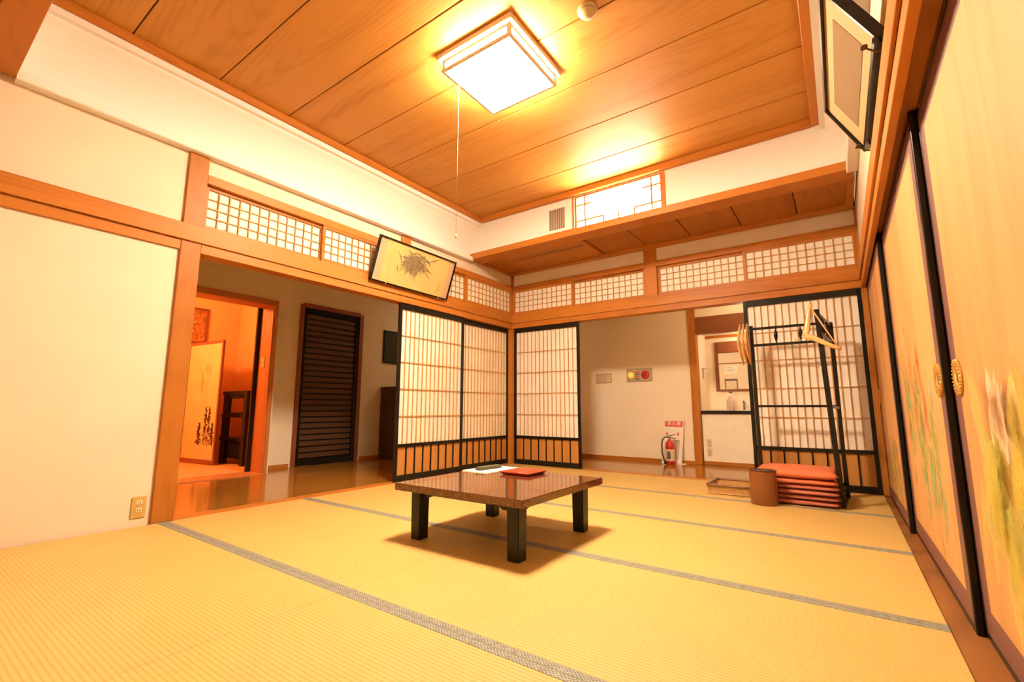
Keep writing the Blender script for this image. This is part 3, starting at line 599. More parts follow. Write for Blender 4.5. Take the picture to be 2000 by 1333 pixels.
# ---- framed pictures
def framed(t, fr, w, h, fw, dep, frame_mat):
    opart('frame_bar', fr, (-fw, 0), (-fw, h+fw), (-dep, 0.006), frame_mat, t); opart('frame_bar', fr, (w, w+fw), (-fw, h+fw), (-dep, 0.006), frame_mat, t)
    opart('frame_bar', fr, (0, w), (-fw, 0), (-dep, 0.006), frame_mat, t); opart('frame_bar', fr, (0, w), (h, h+fw), (-dep, 0.006), frame_mat, t)
def stroke(bm, fr, u, v, L, w, ang, mi, off):
    o, ux, uy, uz = [Vector(q) for q in fr]; n = 6; A = []; B = []
    for i in range(n+1):
        s = i/n; hw = w*math.sin(math.pi*min(1, s*0.9+0.06))*0.5; b = 0.05*L*math.sin(3*s)
        for lst, sg in ((A, 1), (B, -1)):
            a, c = s*L, b+sg*hw; lst.append(bm.verts.new(o+ux*(u+a*math.cos(ang)-c*math.sin(ang))+uy*(v+a*math.sin(ang)+c*math.cos(ang))+uz*off))
    f = bm.faces.new(A+list(reversed(B))); f.material_index = mi
uy = Vector((0.135, 0, 0.405)); PHt = uy.length; uy.normalize(); un = Vector((uy.z, 0, -uy.x))
fr = (Vector((0.052, -2.335, 1.897)), Vector((0, 1, 0)), uy, un); PW, PH = 1.0, PHt-0.025
bp = thing('bamboo_picture', 'long framed ink painting of bamboo leaves leaning from the rail', 'picture', (0.06, -1.84, 1.885))
framed(bp, fr, PW, PH, 0.013, 0.024, wood('black_lacquer', 1))
opart('mount', fr, (0, PW), (0, PH), (-0.014, -0.008), plain('brocade_mount', (0.50, 0.33, 0.19), 0.7, noise=0.12, nscale=120), bp)
opart('painting', fr, (0.085, PW-0.075), (0, PH), (-0.008, -0.006), plain('aged_silk', (0.60, 0.40, 0.135), 0.6, noise=0.07, nscale=9), bp)
INKS = [plain('ink_grey', (0.21, 0.15, 0.075), 0.8), plain('ink_dark', (0.16, 0.115, 0.05), 0.8), plain('ink_pale', (0.42, 0.30, 0.13), 0.8)]
bm = bmesh.new(); r2 = random.Random(11)
for i in range(170):
    a = r2.gauss(-1.1, 0.9); u0 = 0.43+r2.gauss(0, 0.05); v0 = 0.30+r2.gauss(0, 0.035)
    L = r2.uniform(0.07, 0.17)
    if v0+L*math.sin(a) > PH-0.03: L *= 0.4
    stroke(bm, fr, u0, v0, L, r2.uniform(0.008, 0.016), a, r2.choice((0, 0, 1)), -0.0055+0.00001*i)
for u0, v0, a, L in ((0.50, 0.28, -0.35, 0.20), (0.55, 0.24, -0.6, 0.18), (0.60, 0.22, -0.1, 0.12), (0.52, 0.33, -0.2, 0.17), (0.36, 0.29, -2.2, 0.12), (0.33, 0.24, -1.6, 0.1), (0.62, 0.30, 0.5, 0.13), (0.68, 0.32, 0.55, 0.12), (0.25, 0.19, -1.3, 0.07), (0.60, 0.34, -0.9, 0.1)):
    stroke(bm, fr, u0, v0, L, 0.010, a, 1, -0.004)
for i in range(26): stroke(bm, fr, 0.14+0.75*r2.random(), 0.04+0.2*r2.random(), 0.02, 0.012, r2.uniform(0, 6), 2, -0.0054)
for i, (u0, v0) in enumerate(((0.845, 0.15), (0.855, 0.125), (0.84, 0.10), (0.85, 0.075), (0.84, 0.055), (0.825, 0.06), (0.822, 0.085))): stroke(bm, fr, u0, v0, 0.022, 0.006, (0.3, -0.6, 1.2, -0.2, 0.9, -1.2, 0.1)[i], 1, -0.0045)
from_bm('ink_strokes', bm, None, bp, mats=INKS)['kind'] = 'stuff'
for u0 in (0.16, 0.86):
    p = fr[0]+fr[1]*u0; tube('hook', [p+Vector((0.012, 0, 0.008)), p+Vector((0.010, 0, -0.024)), p+Vector((-0.012, 0, -0.026)), Vector((0.0155, p.y, p.z-0.03))], 0.004, BRASS, bp, 6)

uy = Vector((-0.143, 0, 0.275)); PHt = uy.length; uy.normalize(); un = Vector((-uy.z, 0, uy.x))
fr = (Vector((3.706, -3.075, 1.985)), Vector((0, 1, 0)), uy, un); PW, PH = 0.86, PHt-0.02
rp = thing('calligraphy_panel', 'beige framed fabric panel hanging tilted above the painted doors', 'picture', (3.70, -2.64, 1.97))
framed(rp, fr, PW, PH, 0.012, 0.03, wood('black_lacquer', 1))
opart('mount', fr, (0, PW), (0, PH), (-0.014, -0.008), plain('beige_mount', (0.46, 0.31, 0.14), 0.7, noise=0.05, nscale=80), rp)
opart('fabric', fr, (0.12, PW-0.13), (0.062, PH-0.055), (-0.008, -0.0065), check_fabric('brown_fabric', (0.19, 0.105, 0.042), (0.25, 0.145, 0.06), 260), rp)
DKM = plain('dark_bronze', (0.10, 0.055, 0.025), 0.35, 0.6)
for y in (-3.03, -2.26):
    hk = tube('hook', [(3.724, y, 1.985), (3.745, y, 1.965), (3.735, y, 1.948), (3.712, y, 1.952), (3.690, y, 1.972), (3.682, y, 1.982)], 0.0035, DKM, rp, 6)
    lathe('hook_knob', [(0.0, -0.012), (0.008, -0.010), (0.010, 0.0), (0.008, 0.010), (0.0, 0.012)], (3.679, y, 1.984), DKM, hk, 12, axis='x')

# ---- low table
tb = thing('low_table', 'low square polished brown table in the middle of the tatami', 'table', (1.885, -2.757, 0.0))
TX, TY = 1.885, -2.757; TH = 0.427
BROWNL = speckle('brown_lacquer', (0.085, 0.026, 0.009), (0.20, 0.072, 0.028), 150, 0.10, 0.6)
bm = bmesh.new(); bm_box(bm, (TX-TH, TX+TH), (TY-TH, TY+TH), (0.260, 0.298))
bmesh.ops.bevel(bm, geom=list(bm.edges), offset=0.004, segments=2, affect='EDGES'); from_bm('tabletop', bm, BROWNL, tb)
GRN = plain('green_black_lacquer', (0.011, 0.012, 0.004), 0.3, coat=0.05, spec=0.25)
for sx in (-1, 1):
    for sy in (-1, 1):
        cx, cy = TX+sx*0.325, TY+sy*0.327; bm = bmesh.new(); bm_box(bm, (cx-0.036, cx+0.036), (cy-0.036, cy+0.036), (0.0, 0.260))
        for v in bm.verts:
            if v.co.z < 0.1: v.co.x = cx+(v.co.x-cx)*0.93; v.co.y = cy+(v.co.y-cy)*0.93
        bmesh.ops.bevel(bm, geom=list(bm.edges), offset=0.004, segments=2, affect='EDGES'); from_bm('leg', bm, GRN, tb)
ap = [(-0.289, 0.26), (0.289, 0.26), (0.289, 0.222), (0.25, 0.222), (0.225, 0.236), (-0.225, 0.236), (-0.25, 0.222), (-0.289, 0.222)]
for s in (-1, 1):
    prism('apron', [(TX+a, z) for a, z in ap], 'y', TY+s*0.327-0.012, TY+s*0.327+0.012, GRN, tb)
    prism('apron', [(TY+a, z) for a, z in ap], 'x', TX+s*0.325-0.012, TX+s*0.325+0.012, GRN, tb)

tr = thing('serving_tray', 'square red lacquer tray on the low table', 'tray', (1.84, -2.47, 0.298))
RED = plain('red_lacquer', (0.50, 0.055, 0.022), 0.18, coat=0.5)
bm = bmesh.new(); q = 0.105
def ring(hx, z): return [bm.verts.new((1.84+sx*hx, -2.475+sy*hx, z)) for sx, sy in ((-1, -1), (1, -1), (1, 1), (-1, 1))]
R = [ring(0.090, 0.2985), ring(0.112, 0.3165), ring(0.1085, 0.3175), ring(0.088, 0.3025)]
for A, B in zip(R, R[1:]):
    for k in range(4): bm.faces.new((A[k], A[(k+1) % 4], B[(k+1) % 4], B[k]))
bm.faces.new(list(reversed(R[0]))); bm.faces.new(R[-1]); bmesh.ops.recalc_face_normals(bm, faces=bm.faces); from_bm('tray_body', bm, RED, tr)
tagp = thing('paper_booklet', 'white booklet under the remote control on the low table', 'booklet', (1.54, -2.47, 0.298))
WP = plain('white_sheet', (0.86, 0.82, 0.74), 0.6)
def sheet(name, cx, cy, a, b, z0, z1, ang, mat, parent=None):
    bm = bmesh.new(); bm_box(bm, (-a, a), (-b, b), (z0, z1)); bmesh.ops.rotate(bm, verts=bm.verts, cent=(0, 0, 0), matrix=Matrix.Rotation(ang, 3, 'Z')); bmesh.ops.translate(bm, verts=bm.verts, vec=(cx, cy, 0)); return from_bm(name, bm, mat, parent)
sheet('cover', 1.555, -2.44, 0.105, 0.165, 0.3015, 0.3035, -0.05, WP, tagp); sheet('back_cover', 1.563, -2.46, 0.105, 0.165, 0.2982, 0.3012, -0.02, plain('pink_sheet', (0.80, 0.62, 0.48), 0.6), tagp)
rc = thing('remote_control', 'dark green remote control lying on the white booklet', 'remote', (1.55, -2.46, 0.3036))
def rc_box(name, a, b, z, mat, parent, bev=0.0):
    bm = bmesh.new(); bm_box(bm, a, b, z, bev); bmesh.ops.rotate(bm, verts=bm.verts, cent=(0, 0, 0), matrix=Matrix.Rotation(-0.10, 3, 'Z')); bmesh.ops.translate(bm, verts=bm.verts, vec=(1.55, -2.46, 0)); return from_bm(name, bm, mat, parent)
rc_box('body', (-0.026, 0.026), (-0.105, 0.105), (0.3036, 0.324), plain('remote_green', (0.055, 0.058, 0.022), 0.3), rc, 0.005)
rc_box('display', (-0.019, 0.019), (0.045, 0.092), (0.3236, 0.3248), plain('remote_lcd', (0.25, 0.27, 0.17), 0.2), rc)
for k in range(4):
    for s in (-0.012, 0.0, 0.012): rc_box('button', (s-0.004, s+0.004), (-0.085+k*0.03, -0.072+k*0.03), (0.3236, 0.3256), plain('remote_button', (0.30, 0.27, 0.18), 0.5), rc)

# ---- floor cushions
def cushion(cx, cy, z0, th, half, ang, mat, label):
    n = 18; bm = bmesh.new(); top = {}; bot = {}
    for i in range(n+1):
        for j in range(n+1):
            u, v = -1+2*i/n, -1+2*j/n
            e = (1-abs(u)**4)*(1-abs(v)**4); hgt = th*0.5*e**0.32 if e > 0 else 0
            pin = 1-0.055*(1-min(1, (abs(u)**3*1.0))*1)*0 ; x = half*u*(1-0.05*(1-v*v)*abs(u)**3); y = half*v*(1-0.05*(1-u*u)*abs(v)**3)
            wv = 0.0025*math.sin(9*u+3*v)*e
            a = ang; X, Y = x*math.cos(a)-y*math.sin(a), x*math.sin(a)+y*math.cos(a)
            top[i, j] = bm.verts.new((cx+X, cy+Y, z0+th*0.5+hgt*0.98+wv))
            bot[i, j] = top[i, j] if e <= 1e-9 else bm.verts.new((cx+X, cy+Y, z0+th*0.5-hgt*0.98))
    for i in range(n):
        for j in range(n):
            bm.faces.new((top[i, j], top[i+1, j], top[i+1, j+1], top[i, j+1]))
            q = [bot[i, j], bot[i, j+1], bot[i+1, j+1], bot[i+1, j]]
            bm.faces.new(q)
    bmesh.ops.recalc_face_normals(bm, faces=bm.faces)
    o = from_bm('floor_cushion', bm, mat, None, True); return tag(o, label, 'cushion', 'stacked floor cushions')
CUA = plain('cushion_rust', (0.66, 0.17, 0.07), 0.75, noise=0.06, nscale=60); CUB = check_fabric('cushion_check', (0.36, 0.085, 0.055), (0.58, 0.22, 0.13), 110)
zs = 0.002; names = ['checked rust floor cushion at the very bottom of the stack', 'checked rust floor cushion second from the bottom of the stack', 'checked rust floor cushion third from the bottom of the stack', 'checked rust floor cushion fourth from the bottom of the stack', 'plain rust floor cushion just under the topmost one', 'thick plain rust floor cushion on top of the stack']
for k in range(6):
    th = (0.040, 0.038, 0.038, 0.038, 0.040, 0.068)[k]
    cushion(3.175+(-0.004, 0.006, -0.005, 0.004, -0.008, 0.0)[k], -0.605+(0, 0.008, -0.004, 0.006, 0.002, 0.0)[k], zs, th, 0.282, (0.01, -0.012, 0.015, -0.01, 0.02, 0.0)[k], CUB if k < 4 else CUA, names[k]); zs += th*0.955

# ---- waste bin, basket
wb = thing('waste_bin', 'oval dark wooden waste bin in front of the cushion stack', 'bin', (2.985, -0.975, 0.0))
lathe('bin_body', [(0.0, 0.004), (0.086, 0.0), (0.090, 0.004), (0.092, 0.248), (0.090, 0.252), (0.087, 0.250), (0.085, 0.012), (0.0, 0.012)], (2.985, -0.968, 0.0), wood('bin_veneer', 2), wb, 40, 1.0, 0.72)
lathe('rim_band', [(0.0925, 0.244), (0.0945, 0.246), (0.0945, 0.253), (0.088, 0.255), (0.0865, 0.250)], (2.985, -0.968, 0.0), plain('bin_dark_rim', (0.05, 0.018, 0.008), 0.3), wb, 40, 1.0, 0.74)
bk = thing('rattan_basket', 'shallow rectangular rattan basket beside the waste bin', 'basket', (2.70, -0.52, 0.0))
def rrect(x0, x1, y0, y1, r, z, n=5):
    P = []
    for cx, cy, a0 in ((x1-r, y1-r, 0), (x0+r, y1-r, 90), (x0+r, y0+r, 180), (x1-r, y0+r, 270)):
        for k in range(n+1): a = math.radians(a0+90*k/n); P.append((cx+r*math.cos(a), cy+r*math.sin(a), z))
    return P
RAT = plain('rattan', (0.52, 0.30, 0.095), 0.5, noise=0.25, nscale=90); RATD = plain('rattan_rim', (0.20, 0.085, 0.022), 0.35, noise=0.2, nscale=30)
BX = (2.525, 2.865, -0.735, -0.33)
tube('top_rim', rrect(*BX, 0.035, 0.074), 0.0105, RATD, bk, 8, True); tube('base_rim', rrect(BX[0]+0.012, BX[1]-0.012, BX[2]+0.012, BX[3]-0.012, 0.03, 0.0085), 0.0078, RAT, bk, 8, True)
box('base', (BX[0]+0.015, BX[1]-0.015), (BX[2]+0.015, BX[3]-0.015), (0.004, 0.009), RAT, bk)
bm = bmesh.new()
def dense(P, step):
    Q = []
    for i in range(len(P)):
        a, b = Vector(P[i]), Vector(P[(i+1) % len(P)]); n = max(1, int((b-a).length/step))
        for k in range(n): Q.append(a.lerp(b, k/n))
    return Q
t0 = dense(rrect(*BX, 0.035, 0.072), 0.0085); 
for p in t0:
    c = Vector(((BX[0]+BX[1])/2, (BX[2]+BX[3])/2, 0)); d = Vector((p.x-c.x, p.y-c.y, 0)); b = c+Vector((d.x*(1-0.012/abs(BX[1]-c.x)), d.y*(1-0.012/abs(BX[3]-c.y)), 0.010)); tube_bm(bm, [b, p], 0.0030, 4)
for zz in (0.022, 0.034, 0.046, 0.058):
    s = 0.012*(1-(zz-0.01)/0.062); tube_bm(bm, rrect(BX[0]+s, BX[1]-s, BX[2]+s, BX[3]-s, 0.034, zz), 0.0032, 4, True)
wv = from_bm('weave', bm, RAT, bk); wv['kind'] = 'stuff'

# ---- clothes rack with hangers
ck = thing('clothes_rack', 'black lacquer folding clothes rack around the cushion stack', 'clothes rack', (3.2, -0.4, 0.0))
RY = -0.25; RL, RR = 2.886, 3.492; NP0, NP1 = Vector((3.463, -0.750, 0.0)), Vector((3.412, -0.750, 1.465)); KB = 'black_lacquer'
box('post', (RL-0.014, RL+0.014), (RY-0.014, RY+0.014), (0.0, 1.462), KB, ck, 0.002); box('post', (RR-0.014, RR+0.014), (RY-0.014, RY+0.014), (0.0, 1.43), KB, ck, 0.002)
for z, hh in ((1.432, 0.022), (1.279, 0.022), (0.727, 0.020), (0.10, 0.022)): box('rail', (RL+0.014, RR-0.014), (RY-0.010, RY+0.010), (z-hh/2, z+hh/2), KB, ck, 0.002)
for x in (3.08, 3.27): lathe('spindle', [(0.004, 1.29), (0.006, 1.31), (0.014, 1.335), (0.016, 1.36), (0.013, 1.39), (0.005, 1.405), (0.004, 1.421)], (x, RY, 0.0), wood(KB, 2), ck, 14)
def bar(name, a, b, w, d, mat, parent):
    a, b = Vector(a), Vector(b); t = (b-a).normalized(); s = Vector((0, 0, 1)) if abs(t.z) < 0.7 else Vector((0, 1, 0)); u = t.cross(s).normalized(); v = u.cross(t)
    bm = bmesh.new(); obox(bm, a, t, u, v, (0, (b-a).length), (-w/2, w/2), (-d/2, d/2)); bmesh.ops.recalc_face_normals(bm, faces=bm.faces); return from_bm(name, bm, mat, parent)
bar('post', NP0, NP1, 0.036, 0.034, wood(KB, 2), ck)
FP0, FP1 = Vector((3.497, -0.285, 0.0)), Vector((3.485, -0.285, 1.43)); bar('post', FP0, FP1, 0.026, 0.026, wood(KB, 2), ck)
for f, hh in ((0.98, 0.022), (0.877, 0.022), (0.497, 0.020), (0.065, 0.022)): bar('rail', NP0.lerp(NP1, f), FP0.lerp(FP1, f), 0.018, hh, wood(KB, 1), ck)
for f in (0.35, 0.68):
    p, q = NP0.lerp(NP1, 0.877).lerp(FP0.lerp(FP1, 0.877), f), NP0.lerp(NP1, 0.98).lerp(FP0.lerp(FP1, 0.98), f); tube('spindle', [p.lerp(q, k/4) for k in range(5)], [0.004, 0.012, 0.015, 0.011, 0.004], wood(KB, 2), ck, 10)
bar('foot', (3.464, -0.79, 0.012), (3.492, -0.24, 0.012), 0.03, 0.022, wood(KB, 1), ck)
lathe('hinge', [(0.006, 0.0), (0.006, 0.03)], (3.496, -0.268, 0.72), CHROME, ck, 10)
BEECH = wood('hanger_beech', 0)
def hanger(neck, w, n, label, half=0.20, dep=0.15, flat=0.75, bow=False):
    """neck: world position of the neck, w: direction tip to tip, n: direction neck away from the tips"""
    w, n, neck = Vector(w).normalized(), Vector(n), Vector(neck); n = (n-w*n.dot(w)).normalized(); nn = w.cross(n)
    t = thing('coat_hanger', label, 'hanger', neck-n*dep)
    def P(a, b): return neck-n*dep+w*a+n*b
    pts = []; rad = []
    for k in range(13):
        s = -1+2*k/12; a = abs(s); b = dep*(1-a)**0.85*(1-0.10*math.sin(math.pi*a)) if a < 1 else 0.0
        if bow: b = dep*(1-a**1.7)
        elif a < 0.2: b = dep*(0.93-0.9*a)+0.012*(0.2-a)*5
        pts.append(P(half*s, b)); rad.append(0.013+0.012*(1-a)**1.2)
    tube('shoulder', pts, rad, BEECH, t, 10, False, (nn, flat))
    tube('trouser_bar', [P(-half*0.93, 0.012), P(half*0.93, 0.012)], 0.0055, BEECH, t, 8)
    hp = [P(0, dep*0.95), P(0, dep+0.02)]+[P(0.022*math.sin(math.radians(a)), dep+0.045-0.022*math.cos(math.radians(a))) for a in range(0, 230, 20)]
    tube('hook', hp, 0.0022, CHROME, t, 6)
    for s in (-1, 1): tube('clip', [P(s*half*0.90, 0.004), P(s*half*0.96, 0.018)], 0.007, CHROME, t, 8)
    return t
hanger((3.325, -0.80, 1.262), (0.166, -0.05, -0.365), (-0.91, -0.02, -0.414), 'wooden coat hanger slung over the near post of the rack')
for k in range(3):
    hanger((2.793+k*0.030, -0.375, 1.290), (0.02, 0.03, -1), (-0.10, -0.98, 0.0), ['outermost of three wooden coat hangers slung over the far post', 'middle one of three wooden coat hangers slung over the far post', 'innermost of three wooden coat hangers slung over the far post'][k], 0.185, 0.10, 0.52, True)['group'] = 'hangers on the far post'

# ---- fire extinguisher and its stand
st = thing('extinguisher_stand', 'white sign board stand behind the fire extinguisher', 'sign stand', (1.68, 1.17, 0.0))
SW = plain('stand_white', (0.82, 0.74, 0.62), 0.5)
ub = Vector((0.03, 0.075, 0.545)); HB = ub.length; ub.normalize(); frb = (Vector((1.545, 1.185, 0.008)), Vector((1, 0, 0)), ub, Vector((1, 0, 0)).cross(ub))
opart('board', frb, (0.0, 0.255), (0.0, HB), (-0.012, 0.0), SW, st)
box('foot_plate', (1.545, 1.84), (1.166, 1.26), (0.0, 0.008), SW, st, 0.002)
opart('red_band', frb, (0.018, 0.243), (HB-0.085, HB-0.012), (0.0, 0.001), plain('sign_red', (0.62, 0.04, 0.025), 0.5), st)
o_ = frb[0]+frb[1]*0.13+frb[2]*(HB-0.045)+frb[3]*0.0016
text_mesh('sign_text', '消火器', 0.062, o_, frb[1], frb[2], plain('sign_white', (0.88, 0.82, 0.74), 0.5), st)
for u0 in (0.05, 0.19):
    bm = bmesh.new(); stroke(bm, frb, u0, HB-0.205, 0.05, 0.035, 1.5, 0, 0.0012); from_bm('flame_mark', bm, plain('mark_red', (0.66, 0.16, 0.07), 0.5), st)
opart('outline', frb, (0.055, 0.215), (0.05, 0.30), (0.0, 0.0006), plain('recess_grey', (0.60, 0.52, 0.42), 0.6), st)
fe = thing('fire_extinguisher', 'small red fire extinguisher with black hose in the corridor', 'fire extinguisher', (1.685, 1.10, 0.0))
EX, EY = 1.685, 1.10; REDP = plain('extinguisher_red', (0.50, 0.025, 0.015), 0.22, coat=0.5)
lathe('tank', [(0.0, 0.0), (0.050, 0.0), (0.057, 0.008), (0.057, 0.24), (0.052, 0.27), (0.036, 0.295), (0.018, 0.308), (0.016, 0.325), (0.0, 0.325)], (EX, EY, 0.0), REDP, fe, 28)
lathe('paper_label', [(0.0576, 0.05), (0.0580, 0.052), (0.0580, 0.19), (0.0576, 0.192)], (EX, EY, 0.0), plain('label_cream', (0.72, 0.58, 0.42), 0.5), fe, 28)
box('label_print', (EX-0.025, EX+0.02), (EY-0.0592, EY-0.052), (0.075, 0.165), plain('label_ink', (0.10, 0.09, 0.07), 0.6), fe)
box('valve', (EX-0.014, EX+0.014), (EY-0.014, EY+0.014), (0.322, 0.35), plain('valve_metal', (0.35, 0.33, 0.25), 0.35, 0.7), fe, 0.003)
bar('lever', (EX-0.02, EY, 0.352), (EX+0.075, EY-0.01, 0.378), 0.016, 0.008, BLACKP, fe); bar('carry_handle', (EX-0.015, EY, 0.338), (EX+0.08, EY-0.01, 0.330), 0.016, 0.008, BLACKP, fe)
hs = tube('hose', [(EX-0.012, EY-0.01, 0.338), (EX-0.05, EY-0.015, 0.345), (EX-0.085, EY-0.02, 0.31), (EX-0.095, EY-0.025, 0.24), (EX-0.09, EY-0.035, 0.14), (EX-0.07, EY-0.05, 0.07)], 0.008, BLACKP, fe, 8)
tube('nozzle', [(EX-0.07, EY-0.05, 0.07), (EX-0.045, EY-0.062, 0.015)], [0.010, 0.017], BLACKP, hs, 10)

# ---- wash stand
vs = thing('wash_stand', 'white wash stand with a black edged counter in the alcove', 'wash stand', (2.6, 1.55, 0.0))
VP = plain('vanity_white', (0.93, 0.86, 0.70), 0.5)
box('front_panel', (2.035, 3.215), (1.345, 1.36), (0.0, 0.637), VP, vs); box('plinth', (2.035, 3.215), (1.333, 1.345), (0.0, 0.048), 'cedar', vs)
box('counter', (2.032, 3.218), (1.345, AY-0.001), (0.637, 0.676), plain('counter_grey', (0.62, 0.56, 0.48), 0.2), vs); box('counter_edge', (2.032, 3.218), (1.325, 1.345), (0.637, 0.678), 'black_lacquer', vs, 0.003)
lathe('basin', [(0.20, 0.676), (0.205, 0.690), (0.19, 0.690), (0.17, 0.678), (0.0, 0.6775)], (2.62, 1.57, 0.0), plain('porcelain', (0.85, 0.80, 0.72), 0.12), vs, 32, 1.0, 0.75)
tp = tube('tap', [(2.475, 1.74, 0.676), (2.475, 1.74, 0.76), (2.485, 1.71, 0.785), (2.50, 1.66, 0.775)], 0.012, plain('tap_steel', (0.35, 0.32, 0.28), 0.2, 1.0), vs, 10)
lathe('tap_handle', [(0.0, 0.0), (0.016, 0.0), (0.018, 0.02), (0.008, 0.035), (0.0, 0.036)], (2.475, 1.745, 0.77), BLACKP, tp, 14)
vo = thing('socket_plate', 'tall double socket plate on the front of the wash stand', 'outlet', (2.108, 1.345, 0.11))
for z in (0.11, 0.222):
    pl = box('plate', (2.08, 2.136), (1.339, 1.345), (z, z+0.098), plain('pink_plate', (0.76, 0.60, 0.44), 0.4), vo, 0.002)
    for k in range(2): box('slot', (2.094, 2.122), (1.3375, 1.3392), (z+0.02+k*0.034, z+0.034+k*0.034), plain('slot_tan', (0.50, 0.34, 0.22), 0.5), pl)
mr = thing('wall_mirror', 'wooden framed mirror on the alcove wall', 'mirror', (2.45, AY, 0.935))
MX0, MX1 = 2.142, 2.78
box('frame_bar', (MX0, MX0+0.045), (AY-0.025, AY), (0.935, 1.605), 'dark_beam', mr, 0.002); box('frame_bar', (MX1-0.045, MX1), (AY-0.025, AY), (0.935, 1.605), 'dark_beam', mr, 0.002)
box('frame_bar', (MX0+0.045, MX1-0.045), (AY-0.025, AY), (0.935, 0.962), 'dark_beam', mr, 0.002); box('head_board', (MX0+0.045, MX1-0.045), (AY-0.035, AY), (1.452, 1.605), 'dark_beam', mr, 0.002)
box('glass', (MX0+0.045, MX1-0.045), (AY-0.012, AY-0.006), (0.962, 1.452), plain('mirror_silver', (0.86, 0.86, 0.82), 0.02, 1.0), mr)
sb = thing('soap_bottle', 'clear pump soap bottle on the wash stand counter', 'bottle', (2.335, 1.62, 0.676))
lathe('bottle', [(0.0, 0.0), (0.042, 0.0), (0.046, 0.006), (0.046, 0.12), (0.036, 0.15), (0.016, 0.165), (0.016, 0.18), (0.0, 0.18)], (2.335, 1.62, 0.677), plain('soap_plastic', (0.74, 0.58, 0.50), 0.25, trans=0.3), sb, 24)
pu = lathe('pump', [(0.017, 0.18), (0.018, 0.20), (0.007, 0.203), (0.007, 0.235), (0.0, 0.235)], (2.335, 1.62, 0.677), WHITE_PAINT, sb, 16)
bar('nozzle', (2.33, 1.62, 0.915), (2.365, 1.60, 0.908), 0.014, 0.012, BLACKP, pu)
cf = thing('cup_shelf', 'small white cup holder on the alcove side wall', 'shelf', (2.03, 1.55, 1.13))
box('shelf_plate', (2.03, 2.10), (1.50, 1.62), (1.235, 1.247), WHITE_PAINT, cf, 0.002); lathe('cup_ring', [(0.034, 0.0), (0.038, 0.0), (0.038, 0.012), (0.034, 0.012)], (2.068, 1.56, 1.165), CHROME, cf, 20); box('wall_plate', (2.03, 2.034), (1.52, 1.60), (1.14, 1.235), WHITE_PAINT, cf)
ct = thing('counter_tray', 'flat pale tray lying on the wash stand counter', 'tray', (2.2, 1.56, 0.677))
box('tray_plate', (2.10, 2.32), (1.45, 1.58), (0.677, 0.681), plain('tray_pale', (0.66, 0.58, 0.46), 0.4), ct, 0.001)
for yy in ((1.45, 1.456), (1.574, 1.58)): box('tray_lip', (2.10, 2.32), yy, (0.681, 0.690), plain('tray_pale', (0.66, 0.58, 0.46), 0.4), ct)

# ---- side hall furniture
hc = thing('hall_cabinet', 'tall dark wooden cabinet behind the paper doors in the hall', 'cabinet', (-1.75, -0.2, 0.0))
box('body', (HX+0.013, -1.56), (-0.585, 0.25), (0.0, 0.985), 'louver_brown', hc, 0.003); box('top', (HX+0.013, -1.545), (-0.60, 0.265), (0.985, 1.005), 'louver_brown', hc, 0.003)
for k in range(2): d_ = box('door', (-1.56, -1.548), (-0.57+k*0.41, -0.17+k*0.41), (0.05, 0.96), 'louver_brown', hc, 0.002); lathe('knob', [(0.0, 0.03), (0.012, 0.026), (0.008, 0.0)], (-1.548, -0.20+k*0.06, 0.55), BRASS, d_, 12, axis='x')
nb = thing('notice_board', 'dark green notice board on the hall wall above the cabinet', 'notice board', (HX, -0.3, 1.36))
box('board', (HX, HX+0.012), (-0.555, -0.03), (1.374, 1.83), plain('board_green', (0.020, 0.030, 0.012), 0.7), nb)
for yy, zz in (((-0.57, -0.015), (1.36, 1.374)), ((-0.57, -0.015), (1.83, 1.845)), ((-0.57, -0.555), (1.374, 1.83)), ((-0.03, -0.015), (1.374, 1.83))): box('frame_bar', (HX, HX+0.02), yy, zz, 'black_lacquer', nb)

# ---- the orange room
fs = thing('folding_screen', 'painted folding screen standing in the orange room', 'folding screen', (-3.2, -2.37, 0.004))
SCR = plain('screen_silk', (0.74, 0.46, 0.22), 0.7, noise=0.08, nscale=5)
for a, b in (((-2.82, -2.34), (-3.60, -2.43)), ((-3.60, -2.43), (-3.86, -2.36))):
    A, B = Vector((*a, 0.004)), Vector((*b, 0.004)); tx = (B-A).normalized(); nz = Vector((0, 0, 1)); ny = nz.cross(tx); L = (B-A).length
    frs = (A, tx, nz, ny)
    p = opart('panel', frs, (0.02, L-0.02), (0.06, 1.52), (-0.008, 0.008), SCR, fs)
    for s in ((0, 0.03), (L-0.03, L)): opart('frame_bar', frs, s, (0.0, 1.555), (-0.012, 0.012), wood('dark_beam', 2), p)
    for s in ((0.0, 0.06), (1.52, 1.555)): opart('frame_bar', frs, (0.03, L-0.03), s, (-0.012, 0.012), wood('dark_beam', 0), p)
    bm = bmesh.new()
    for g in (0.10, 0.20, 0.28, 0.42):
        for i in range(110):
            k = r2.random()**0.8; hgt = k*(0.46 if g in (0.20, 0.28) else 0.26)
            for off in (0.0092, -0.0092): stroke(bm, frs, L*g*1.15+r2.gauss(0, 0.026*(1.15-k)), 0.24+hgt, 0.026, 0.018, r2.uniform(0, 6.2), 0, off)
    for i in range(10):
        for off in (0.0091, -0.0091): stroke(bm, frs, L*0.45+r2.gauss(0, 0.05), 0.85+0.3*r2.random(), 0.2, 0.025, 1.57+r2.gauss(0, 0.5), 1, off)
    from_bm('ink_strokes', bm, None, p, mats=[plain('screen_ink', (0.09, 0.05, 0.03), 0.8), paint_mat('screen_wash', (0.45, 0.20, 0.07), 0.4)])['kind'] = 'stuff'
sh = thing('open_shelf', 'dark open shelf standing behind the folding screen', 'shelf', (-2.75, -2.02, 0.004))
SX0, SX1, SY0, SY1 = -3.06, -2.44, -2.19, -1.86; DK = 'black_lacquer'
